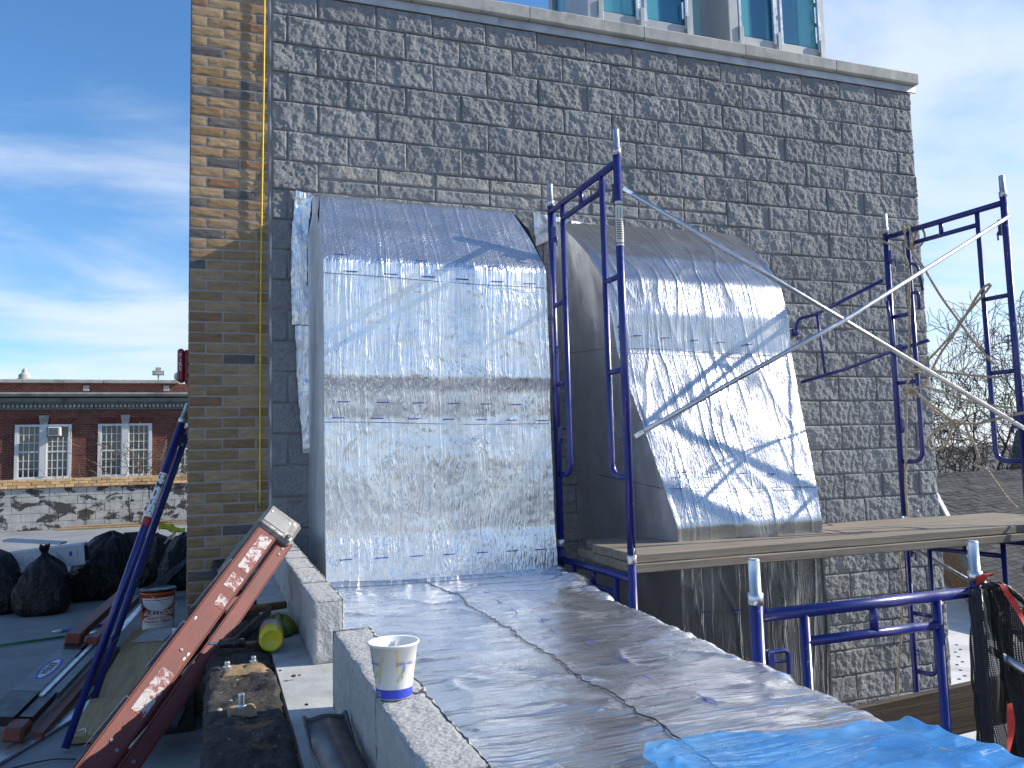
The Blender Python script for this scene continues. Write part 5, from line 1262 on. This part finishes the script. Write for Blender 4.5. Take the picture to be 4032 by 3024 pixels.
for z, w_ in ((.066, .10), (.034, .10)):
    for j in range(14):
        x0 = -w_ + 2 * w_ * j / 14; fp.add([pail_pt(x0, z, .002), pail_pt(x0 + w_ * .11, z, .002), pail_pt(x0 + w_ * .11, z + .003, .002), pail_pt(x0, z + .003, .002)], [(0, 1, 2, 3)])
fp.build('fine_print', 'red_print', w2)
fp = MB()
for j in range(18):
    x0 = -.13 + .26 * j / 18; fp.add([pail_pt(x0, .283, .002), pail_pt(x0 + .011, .283, .002), pail_pt(x0 + .011, .290, .002), pail_pt(x0, .290, .002)], [(0, 1, 2, 3)])
fp.build('fine_print', 'red_print', w1)
def bag(c_, rx, ry, h, seed, label, knot=True, lean=(0, 0)):
    """tied bin bag: slumped body, pinched neck, flared knot"""
    nu_, nv_ = 72, 46; U, V = np.meshgrid(np.linspace(0, 2 * math.pi, nu_), np.linspace(0, 1, nv_))
    if knot: pr_ = [(0, .80), (.03, .97), (.12, 1.06), (.35, 1.04), (.55, .92), (.68, .72), (.76, .45), (.82, .20), (.86, .10), (.90, .13), (.96, .22), (1, .19)]
    else: pr_ = [(0, .85), (.04, 1.0), (.2, 1.06), (.5, 1.0), (.75, .82), (.92, .5), (1, .02)]
    v = V[:, 0]; rad = np.interp(v, [p[0] for p in pr_], [p[1] for p in pr_])[:, None]
    cu, su_ = np.cos(U), np.sin(U)
    wr_ = 1 + .10 * fbm(cu * 1.6 + seed, su_ * 1.6 + V * 1.4, seed, 3) + .06 * (ridge(U * 2.2 + V * 2.5, V * 3 + cu, seed, 3) - .5) + .05 * (ridge(cu * 4 + V * 3, su_ * 4 - V * 5, seed + 2, 5)) * (V > .03)
    sq = (np.abs(cu) ** 3.2 + np.abs(su_) ** 3.2) ** (-1 / 3.2)
    blend = np.clip(1.4 - V * 1.8, 0, 1); rr_ = rad * wr_ * (sq * blend + (1 - blend))
    X = c_[0] + rx * rr_ * cu + lean[0] * V ** 2; Y = c_[1] + ry * rr_ * su_ + lean[1] * V ** 2; Z = c_[2] + h * V + .03 * fbm(cu * 2, su_ * 2 + V * 3, seed + 4, 2) * (V > .05)
    X[:, -1], Y[:, -1], Z[:, -1] = X[:, 0], Y[:, 0], Z[:, 0]
    Z = np.maximum(Z, c_[2])
    m_ = MB().grid(np.stack([X, Y, Z], -1)); o = m_.build('rubbish_bag', 'black_bin_bag', None, True, c_); tag(o, label, 'rubbish bag', 'rubbish bags on the roof'); return o
bag((-2.15, 4.42, .002), .245, .22, .71, 1, 'knotted black rubbish bag in front of the white carton')
bag((-2.66, 4.75, .002), .25, .27, .66, 2, 'black rubbish bag cut by the left edge of the picture', False)
bag((-1.70, 5.25, .002), .31, .30, .74, 3, 'large black rubbish bag right of the white carton', False, (.10, .05))
bag((-1.13, 5.9, .002), .26, .28, .64, 4, 'black rubbish bag behind the leaning blue frame', False)
bag((-.86, 5.6, .002), .24, .34, .66, 5, 'black rubbish bag half hidden by the brick pier', False, (.05, 0))
bag((-2.35, 5.0, .002), .28, .26, .50, 6, 'black rubbish bag underneath the white carton', False)
ctn = thing('carton', (-2.17, 4.86, .5), 'long white printed carton lying across the rubbish bags', 'carton')
Mc = frameM(Vector((-2.17, 4.86, .53)), (.995, -.04, .085), (.04, .995, 0)); MB().bbox(-.62, .36, -.13, .13, -.105, .115, .004, Mc).build('box', 'white_carton', ctn)
MB().box(.3605, .363, -.115, .115, -.085, .085, Mc).build('open_end', 'black_iron', ctn); MB().bbox(-.62, .37, -.14, -.131, -.11, .112, .002, Mc).build('front_flap', 'white_carton', ctn)
fp = MB()
for j in range(13):
    x0 = -.40 + j * .022
    fp.box(x0, x0 + .004, -.1415, -.1411, -.06 + random.uniform(0, .03), .03 + random.uniform(0, .03), Mc)
for q in range(4): fp.box(.10 + q * .018, .105 + q * .018, -.1415, -.1411, -.03, .06 - q * .02, Mc)
fp.box(.22, .25, -.1415, -.1411, .0, .05, Mc); fp.box(.30, .305, -.1415, -.1411, -.02, .06, Mc); o = fp.build('printed_text', 'blue_print', ctn); o['kind'] = 'stuff'
Mc2 = frameM(Vector((-2.38, 5.10, .70)), (.985, -.16, -.10), (.16, .985, 0)); o = MB().bbox(-.28, .32, -.1, .1, -.012, .012, .003, Mc2).build('flat_carton', 'white_carton', None, False, (-2.38, 5.10, .76)); tag(o, 'white flat carton lid on top of the long white carton', 'carton')
o = MB().bbox(-.10, .10, -.04, .04, -.0, .34, .006, frameM(Vector((-1.39, 5.45, .38)), (1, .1, 0), (-.1, 1, 0))).build('black_case', 'black_plastic', None, False, (-1.39, 5.45, .58)); tag(o, 'upright black panel standing behind the large rubbish bag', 'panel')
m_ = MB(); rope_mesh(m_, [(-1.02, 5.2, .58), (-.98, 5.2, .63), (-.94, 5.18, .66), (-.90, 5.2, .71), (-.93, 5.22, .68), (-.98, 5.2, .65), (-.93, 5.15, .64), (-.88, 5.15, .68)], .012); o = m_.build('rope_tangle', 'hemp_rope', None, True, (-.95, 5.2, .75)); tag(o, 'small tangle of pale rope on the rubbish bags by the pier', 'rope')
U, V = np.meshgrid(np.linspace(-1, 1, 20), np.linspace(0, 1, 12)); P = np.stack([-.98 + .16 * U, 6.0 + .1 * V, .66 + .07 * V + .03 * fbm(U * 2, V * 3, 3, 3) - .05 * U], -1)
o = MB().grid(P).build('yellow_bag', 'yellow_steel', None, True, (-.98, 6, .85)); tag(o, 'yellow paper sack on top of the bags by the pier', 'sack')
U, V = np.meshgrid(np.linspace(0, 1, 24), np.linspace(0, 1, 24)); P = np.stack([-1.18 + .62 * U, 4.55 + .3 * V + .1 * U, .02 + .52 * U * (1 - .2 * V) + .10 * np.sin(V * 3) + .04 * fbm(U * 4, V * 4, 2, 3)], -1)
o = MB().grid(P).build('tarpaulin', 'dark_cloth', None, True, (-1.0, 4.6, 0)); tag(o, 'dark tarpaulin draped behind the orange pail', 'tarpaulin')
# green pole with brush head, small tools
def onroof(x, y, z=.02): return (x, y, z)
br = thing('pole', (-2.2, 2.9, .01), 'long green pole lying on the shaded roof', 'pole')
MB().tube([(-2.9, 2.55, .016), (-1.55, 2.95, .016)], .011, 8).build('shaft', 'green_handle', br, True); MB().tube([(-1.55, 2.95, .016), (-1.38, 3.0, .02)], [.013, .02], 8).build('ferrule', 'galvanised', br, True)
mk = thing('marker_tool', (-1.6, 3.2, .01), 'blue handled tool with magenta end beside the green pole', 'tool')
MB().tube([(-1.86, 3.18, .02), (-1.78, 3.19, .02)], [.004, .016], 10).build('tip', 'white_print', mk, True); MB().tube([(-1.78, 3.19, .02), (-1.45, 3.25, .025)], .016, 10).build('handle', 'blue_handle', mk, True); MB().tube([(-1.45, 3.25, .025), (-1.30, 3.28, .04)], [.022, .05], 10).build('end', 'magenta_tip', mk, True)
# boards, sheet and steel track on the roof
def slab(name, c_, xv, yv, hx, hy, hz, mat, label, cat):
    o = MB().bbox(-hx, hx, -hy, hy, -hz, hz, .003, frameM(Vector(c_), xv, yv)).build(name, mat, None, False, c_); tag(o, label, cat); return o
slab('pine_board', (-1.0, 1.2, .03), (1, -.02, 0), (.02, 1, 0), .17, 1.5, .02, 'new_pine', 'wide pine board lying flat under the red ladder and the leaning frame', 'board')
slab('cement_scrap', (-.92, 2.35, .06), (1, -.2, 0), (.2, 1, 0), .13, .24, .008, 'ledge_concrete', 'cement crusted scrap in front of the orange pail', 'scrap')
slab('dark_sheet', (-1.26, 1.6, .012), (1, 0, 0), (0, 1, 0), .07, .6, .006, 'dark_cloth', 'dark strip of felt along the pine board', 'felt')
slab('steel_track', (-1.28, .22, .015), (.94, -.34, 0), (.34, .94, 0), .05, .85, .008, 'galvanised', 'thin galvanised steel track lying under the leaning blue frame', 'steel track')
slab('wood_offcut', (-.72, -.30, .30), (1, .1, 0), (-.1, 1, 0), .10, .02, .025, 'new_pine', 'short pine offcut on the black boxes at the pier', 'offcut')
slab('tool_case', (-.70, -.1, .13), (1, .05, 0), (-.05, 1, 0), .14, .22, .12, 'black_plastic', 'black tool case at the foot of the brick pier', 'case')
slab('tool_case', (-.73, -.55, .16), (1, -.1, 0), (.1, 1, 0), .13, .16, .012, 'dark_cloth', 'folded black mat in front of the black tool case', 'mat')
btl = thing('water_bottle', (-.665, -.28, .40), 'clear crumpled plastic bottle beside the pier foot', 'bottle')
MB().lathe([(0, 0), (.034, .002), (.036, .03), (.032, .05), (.036, .08), (.036, .12), (.026, .15), (.014, .165), (.014, .18)], (-.665, -.28, .385), 18, (.05, .1, 1)).build('bottle_body', 'clear_lens', btl, True); MB().lathe([(.016, .178), (.016, .196), (0, .197)], (-.665, -.28, .385), 14, (.05, .1, 1)).build('bottle_cap', 'white_print', btl, True)
m_ = MB()
for k in range(5):
    U, V = np.meshgrid(np.linspace(-1, 1, 7), np.linspace(-1, 1, 5)); x, y = -.72 + .09 * k, -1.3 - .12 * (k % 3)
    P = np.stack([x + .06 * U, y + .05 * V + .02 * U, .02 + .03 * np.abs(fbm(U * 2 + k, V * 2, k, 2))], -1); o = MB().grid(P).build('foil_scrap', 'foil_flat' if k % 2 else 'dark_cloth', None, True, (x, y, .02)); tag(o, 'crumpled shiny foil scrap on the shaded roof beside the parapet' if k % 2 else 'crumpled black felt scrap on the shaded roof beside the parapet', 'scrap', 'foil scraps by the parapet' if k % 2 else 'felt scraps by the parapet')
wire = MB().tube(spline([(-1.62, -.72, .012), (-1.45, -.60, .014), (-1.25, -.52, .014), (-1.12, -.56, .012)], 8), .004, 6).build('wire', 'black_plastic', None, True, (-1.4, -.6, .01)); tag(wire, 'bent black wire on the roof at the foot of the leaning frame', 'wire')

# ================================================================== far parapet of the flat roof
par = thing('parapet_wall', (-6, 17.2, 0), 'stained white block parapet with tan brick cap across the flat roof', 'wall')
MB().box(-14, -.62, 17.215, 17.6, 0, 1.235).build('parapet_core', 'mortar', par)
bm = {}
x = -6.2; zt_ = 1.02
for r_ in range(5):
    x = -6.3 - (.2 if r_ % 2 else 0); z0 = r_ * .203 + .004
    while x < -.66:
        L = .4; me = bm.get('b') or bm.setdefault('b', MB().bbox(-.197, .197, -.012, .01, 0, .196, .004).mesh('parapet_block', 'stained_white_block'))
        obj('block', me, par, (x + .2 + 6, random.uniform(-.003, .003), z0)); x += .404
me = MB().bbox(-.097, .097, -.03, .0, 0, .062, .004).mesh('cap_brick_m', 'cap_brick')
for r_ in range(3):
    x = -6.2 - (.1 if r_ % 2 else 0)
    while x < -.62: obj('brick', me, par, (x + .1 + 6, -.006 + random.uniform(-.006, .004), 1.03 + r_ * .0705 + random.uniform(-.002, .002))); x += .204
for k in range(4):
    a_ = -6.3 + k * 1.5; MB().bbox(a_, a_ + 1.495, 17.14, 17.2, 1.018, 1.03, .002).build('cap_flashing', 'kraft_card', par)
for i, (x0, x1, y, z, mt) in enumerate(((-4.1, -.9, 16.85, .025, 'new_pine'), (-3.9, -1.6, 16.98, .065, 'new_pine'), (-3.4, -.8, 17.05, .03, 'dark_timber'), (-2.2, -.75, 16.95, .10, 'weathered_plank'))):
    o = MB().bbox(x0, x1, y - .05, y + .05, z - .018, z + .018, .003).build('timber_length', mt, None, False, ((x0 + x1) / 2, y, z)); tag(o, ('long pine timber lying nearest along the parapet foot', 'pine timber stacked behind the nearest one', 'dark timber lying closest to the parapet', 'short grey timber on top of the stack by the pier')[i], 'timber', 'timbers along the parapet')

# ================================================================== red brick school building beyond
YF = 34.0
sch = thing('brick_building', (-6, YF, STREET), 'red brick building with white cornice and tall sash windows beyond the roof', 'building')
MB().box(-30, 3, YF, YF + 14, STREET, 5.11).build('wall', 'red_brick_wall', sch)
for k in range(9): MB().bbox(-16 + k * 1.55, -16 + k * 1.55 + 1.54, YF - .14, YF + .4, 5.112, 5.27, .02).build('coping_stone', 'limestone', sch)
cn = obj('cornice', MB().prism([(-30, YF - .001, 4.44), (-30, YF - .55, 4.52), (-30, YF - .62, 4.60), (-30, YF - .62, 4.66), (-30, YF - .30, 4.69), (-30, YF - .001, 4.69)], (33, 0, 0)).mesh('cornice', 'limestone', off=(-6, YF, STREET)), sch, (0, 0, 0))
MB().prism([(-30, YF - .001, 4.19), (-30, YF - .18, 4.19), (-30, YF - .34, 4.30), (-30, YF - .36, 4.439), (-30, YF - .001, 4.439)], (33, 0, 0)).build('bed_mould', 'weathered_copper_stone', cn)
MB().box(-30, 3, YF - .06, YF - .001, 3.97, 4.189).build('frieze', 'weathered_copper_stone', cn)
dm_ = MB().box(-.05, .05, -.10, 0, 0, .12).mesh('dentil', 'limestone'); x = -10.2
while x < -1.2: obj('dentil', dm_, cn, (x + 6, -.062, 4.055 - STREET)); x += .165
for px in (-5.82, -2.60): MB().bbox(px - .12, px + .12, YF - .05, YF + .05, 4.77, 5.02, .01).build('square_block', 'limestone', sch)
def school_window(xa, xb, ac=False):
    wz0, wz1 = 1.05, 3.29
    w_ = obj('window', MB().box(xa, xb, YF - .02, YF + .01, wz0, wz1).mesh('window', 'window_glass', off=(-6, YF, STREET)), sch, (0, 0, 0))
    fr = MB(); y0, y1 = YF - .09, YF - .021
    fr.box(xa - .05, xa + .07, y0, y1, wz0 - .02, wz1 + .04); fr.box(xb - .07, xb + .05, y0, y1, wz0 - .02, wz1 + .04); fr.box(xa + .07, xb - .07, y0, y1, wz1 - .05, wz1 + .04); fr.box(xa + .07, xb - .07, y0, y1, wz0 - .02, wz0 + .07)
    xm = (xa + xb) / 2; fr.box(xm - .13, xm + .13, y0 - .03, y1, wz0 + .07, wz1 - .05); fr.build('frame', 'white_sash', w_)
    for (a_, b_, first) in ((xa + .07, xm - .13, True), (xm + .13, xb - .07, False)):
        zm = (wz0 + wz1) / 2
        top = wz1 - .05 - (.45 if (ac and not first) else 0)
        sa = MB(); sa.box(a_, b_, y0 + .02, y1, zm - .035, zm + .035)
        for k in range(1, 4): x_ = a_ + (b_ - a_) * k / 4; sa.box(x_ - .016, x_ + .016, y0 + .03, y1, wz0 + .07, zm - .035); sa.box(x_ - .016, x_ + .016, y0 + .03, y1, zm + .035, top)
        for za, zb in ((wz0 + .07, zm - .035), (zm + .035, top)):
            for k in range(1, 3): z_ = za + (zb - za) * k / 3; sa.box(a_, b_, y0 + .035, y1 - .002, z_ - .015, z_ + .015)
        for x_ in (a_ + .02, b_ - .02): sa.box(x_ - .02, x_ + .02, y0 + .015, y1 - .004, wz0 + .07, top)
        sa.build('sash', 'white_sash', w_)
    MB().bbox(xa - .1, xb + .1, YF - .2, YF + .02, wz0 - .14, wz0 - .021, .01).build('sill', 'limestone', w_)
    MB().bbox(xa - .02, xb + .02, YF - .07, YF + .02, wz0 - .5, wz0 - .15, .02).build('apron_panel', 'limestone', w_)
    if ac:
        a_ = obj('air_conditioner', MB().bbox(xm + .2, xm + .68, YF - .36, YF - .02, wz1 - .46, wz1 - .08, .02).mesh('air_conditioner', 'white_sash', off=(-6, YF, STREET)), sch, (0, 0, 0))
        MB().box(xm + .24, xm + .60, YF - .365, YF - .361, wz1 - .42, wz1 - .12).build('grille', 'shaded_siding', a_)
    # flared flat arch of soldiers with a keystone
    xm = (xa + xb) / 2; zl, zh = wz1 + .045, wz1 + .30
    MB().prism([(xm - .13, YF - .08, zl - .02), (xm + .13, YF - .08, zl - .02), (xm + .19, YF - .08, zh + .12), (xm - .19, YF - .08, zh + .12)], (0, .1, 0)).build('keystone', 'limestone', sch)
    n = 13
    for sd_ in (-1, 1):
        for k in range(n):
            a0 = .14 + (xb - xm + .02 - .14) * k / n; a1 = .14 + (xb - xm + .02 - .14) * (k + 1) / n - .012; f0 = a0 * 1.18 + .05; f1 = a1 * 1.18 + .05
            MB().prism([(xm + sd_ * q[0], YF - .012, q[1]) for q in ((a0, zl), (a1, zl), (f1, zh), (f0, zh))][::sd_], (0, .02, 0)).build('arch_brick', 'soldier_brick', sch)
school_window(-8.42, -6.39, True); school_window(-5.27, -3.22); school_window(-2.08, -.03); school_window(-11.6, -9.57)
fi = obj('finial', MB().lathe([(.28, 0), (.30, .06), (.22, .12), (.24, .22), (.17, .30), (.09, .36), (.12, .42), (.06, .50), (.02, .56), (0, .58)], (-8.3, YF + .6, 5.27), 18).mesh('finial', 'limestone', True, (-6, YF, STREET)), sch, (0, 0, 0))
MB().box(-3.25, -2.75, YF + .8, YF + 1.2, 5.60, 5.78).box(-3.12, -2.88, YF + .9, YF + 1.1, 5.78, 5.94).box(-3.03, -2.97, YF + .95, YF + 1.05, 5.1, 5.60).build('roof_vent', 'limestone', sch)

# ================================================================== bare trees
def bare_tree(base, h, seed, label, mat='bark', spread=.55, r0=.12, levels=5, twig=.006, cat='tree', kids=(3, 5), group=None, name='bare_tree', minr=.004, droop=0., kr=None):
    rn = random.Random(seed); t = thing(name, base, label, cat, group); tr, cr_ = MB(), MB()
    def grow(p, d, L, r, lv):
        n = 5 if lv < 2 else 4; pts = [p]; rs = [r]; q = p
        for i in range(n):
            d = (d + Vector((rn.uniform(-1, 1), rn.uniform(-1, 1), rn.uniform(-.5, .8) - droop * lv)) * (.10 + .06 * lv)).normalized(); q = q + d * (L / n); pts.append(q); rs.append(max(minr, r * (1 - .55 * (i + 1) / n)))
        (tr if lv == 0 else cr_).tube(pts, rs, 8 if lv == 0 else (5 if lv < 3 else 3), cap=False)
        if lv >= levels: return
        for k in range(rn.randint(*kids)):
            f_ = rn.uniform(.35, 1.0); i = min(n - 1, int(f_ * n)); b_ = pts[i].lerp(pts[i + 1], f_ * n - i)
            ang = rn.uniform(.35, .95) * (spread / .55); az = rn.uniform(0, 2 * math.pi); u = d.orthogonal().normalized(); w_ = d.cross(u)
            nd = (d * math.cos(ang) + (u * math.cos(az) + w_ * math.sin(az)) * math.sin(ang)).normalized()
            grow(b_, nd, L * rn.uniform(.55, .78), max(minr, rs[i] * rn.uniform(.45, .65)), lv + 1)
    grow(Vector(base), Vector((rn.uniform(-.1, .1), rn.uniform(-.1, .1), 1)).normalized(), h * .38, r0, 0)
    tr.build('trunk', mat, t, True); cr_.build('crown', mat, t)
    return t
for i, (x, y, h, s_) in enumerate(((-5.9, 27, 12.6, 1), (-4.1, 26, 12.2, 2), (-2.9, 27, 12.4, 3), (-1.7, 25.5, 12.2, 4))):
    bare_tree((x, y, STREET), h * 1.02, 40 + s_, ('thin bare shrubby tree in front of the window with the air conditioner', 'bare twigs between the two red-brick windows', 'bare twigs in front of the middle sash window', 'bare twigs beside the leaning blue frame tops')[i], 'twig_bark', .75, .05, 5, cat='shrub tree', kids=(3, 4), group='bare shrubs by the red brick building', name='bare_shrub', minr=.009)
TL = (('bare tree with dense dark twigs right behind the corner of the block wall', (30.2, 21.0), 16), ('bare spreading tree behind the rope loop', (32.0, 22), 18), ('tall bare tree between the rope and the right scaffold post', (34.6, 23.5), 19), ('bare tree at the far right edge behind the scaffold post', (36.5, 22.5), 19), ('smaller bare tree low behind the ropes', (36, 26.5), 17))
for i, (lb_, (x, y), h) in enumerate(TL): bare_tree((x, y, STREET), h, 70 + i, lb_, 'twig_bark', .60, .18, 5, kids=(3, 4), group='bare trees beyond the grey roofs', minr=.0135)
# dark shrubbery mass under the trees
def leafy(base, rx, ry, rz, n, mat, label, seed):
    r_ = np.random.default_rng(seed); d = r_.normal(size=(n, 3)); d /= np.linalg.norm(d, axis=1, keepdims=True); rad = r_.random(n) ** .4
    c_ = d * rad[:, None] * np.array([rx, ry, rz]); c_[:, 2] = np.abs(c_[:, 2]); c_ += np.array(base); m_ = MB(); vs = []; fs = []
    a = r_.normal(size=(n, 3)); a /= np.linalg.norm(a, axis=1, keepdims=True); b = np.cross(a, r_.normal(size=(n, 3))); b /= np.linalg.norm(b, axis=1, keepdims=True); s_ = .10 + .14 * r_.random((n, 1))
    Q = np.stack([c_ + a * s_, c_ + b * s_ * .6, c_ - a * s_, c_ - b * s_ * .6], 1).reshape(-1, 3)
    t = thing('evergreen_shrub', base, label, 'shrub', 'dark shrubs beyond the grey roofs')
    m_.add(Q, [(4 * i, 4 * i + 1, 4 * i + 2, 4 * i + 3) for i in range(n)]); m_.build('crown', mat, t); MB().tube([(base[0], base[1], STREET), (base[0], base[1], base[2] + rz * .5)], [.15, .06], 7).build('trunk', 'bark', t)
for i, (x, y, rx, rz, lb_) in enumerate(((27.3, 19, 2.2, 3.6, 'dark evergreen mass beside the corner of the block wall'), (30.3, 20.5, 2.4, 3.4, 'dark evergreen mass below the rope loop'), (33.2, 21, 2.4, 3.3, 'dark evergreen mass right of the rope tail'), (36, 21.5, 2.6, 3.2, 'dark evergreen mass at the right scaffold post'))):
    leafy((x, y, -2.6), rx, 1.5, rz * .72, 1100, 'evergreen', lb_, 30 + i)
gb = thing('gabled_building', (46.3, 30.7, STREET), 'dark teal gable roof seen past the right scaffold post', 'building')
MB().prism([(45.4, 30, .1), (47.2, 30, .1), (46.3, 30, 2.2)], (0, 1.5, 0)).build('roof', 'teal_roof', gb); MB().box(45.5, 47.1, 30.1, 31.4, STREET, .1).build('wall', 'shaded_siding', gb)

# ================================================================== grey shingled house on the right
hs = thing('shingled_house', (12, 5, STREET), 'grey shingled roof with pale rake board and brown brick gable below', 'house')
RD = Vector((13.02, 6.99, .589)); EV = Vector((9.65, 2.64, -1.27)); ra = math.radians(75); rdv = Vector((math.sin(ra), math.cos(ra), 0)); sl = EV - RD; Ls = sl.length; sld = sl.normalized()
nr = sld.cross(rdv).normalized(); nr = nr if nr.z > 0 else -nr
MB().prism([RD - nr * .10, EV - nr * .10, EV + rdv * 14 - nr * .10, RD + rdv * 14 - nr * .10], nr * .085).build('roof_deck', 'grey_shingle', hs)
me = MB().bbox(0, .31, 0, .19, .0, .012, .002).mesh('shingle', 'grey_shingle'); ns = 0; more = MB()
rows = int(Ls / .14)
# tabs in rows; nearest-looking 300 are single pieces, the rest one mesh
cands = []
for r_ in range(rows):
    for k in range(22):
        off = (.155 if r_ % 2 else 0) + random.uniform(-.008, .008); p = RD + sld * (r_ * .14 + .14) + rdv * (.09 + k * .318 + off)
        cands.append((r_, k, p))
for (r_, k, p) in cands:
    gone = (k < 4 + (r_ % 3) and r_ < 9 and random.random() < .30)
    if gone: continue
    tilt = nr * (.006)
    M_ = frameM(p + nr * (-.012 + .003), rdv, -sld + nr * -.07)
    if M_.to_3x3().col[2].dot(nr) < 0: M_ = frameM(p + nr * (-.012 + .015), rdv, -sld + nr * -.07)
    if k < 9 and ns < 300:
        o = obj('shingle', me, hs, (0, 0, 0)); o.matrix_local = Matrix.Translation(-Vector(hs.location)) @ M_; ns += 1
    else: more.bbox(0, .31, 0, .19, 0, .012, .002, M_)
o = more.build('shingles', 'grey_shingle', hs); o['kind'] = 'stuff'
MB().prism([RD + rdv * .0 + nr * .02, EV + nr * .02, EV - rdv * .13 + nr * .02, RD - rdv * .13 + nr * .02], -nr * .03).build('rake_board', 'white_trim', hs)
MB().prism([RD - rdv * .10 - nr * .012, EV - rdv * .10 - nr * .012, EV - rdv * .10 - nr * .012 - Vector((0, 0, .34)), RD - rdv * .10 - nr * .012 - Vector((0, 0, .34))], rdv * .05).build('rake_fascia_shade', 'shaded_siding', hs)  # dark grey strip painting the fascia shadow under the rake
gd = Vector((EV.x - RD.x, EV.y - RD.y, 0)).normalized(); gl = math.hypot(EV.x - RD.x, EV.y - RD.y)
gw = MB().prism([(0, 0, -6), (gl, 0, -6), (gl, 0, EV.z - .15), (0, 0, RD.z - .15)], (0, .2, 0)); 
gwo = bpy.data.objects.new('gable_wall', gw.mesh('gable_wall', 'brown_brick_wall')); COL.objects.link(gwo); gwo.parent = hs; gwo.location = RD - Vector((0, 0, RD.z)) - Vector(hs.location); gwo.rotation_euler = (0, 0, math.atan2(gd.y, gd.x))
hs2 = thing('shingled_house', (26, 14, STREET), 'far long grey shingled roof just below the bare trees', 'house')
d0, d1 = Vector((18.3, 13.2, -.55)), Vector((45, 16, -.55)); 
rf = MB().add([(0, 0, 0), (27, 0, 0), (27, 6.0, 0), (0, 6.0, 0)], [(0, 1, 2, 3)]).box(0, 27, 0, 6, -.2, -.002); ro = bpy.data.objects.new('roof', rf.mesh('far_roof', 'far_shingle_roof')); COL.objects.link(ro); ro.parent = hs2; ro.matrix_local = Matrix.Translation(Vector((17.5, 11.3, -1.62)) - Vector(hs2.location)) @ Matrix.Rotation(math.radians(4), 4, 'Z') @ Matrix.Rotation(math.radians(20), 4, 'X')
MB().box(18, 44, 13.5, 16.5, STREET, -1.4).build('wall', 'brown_brick_wall', hs2)
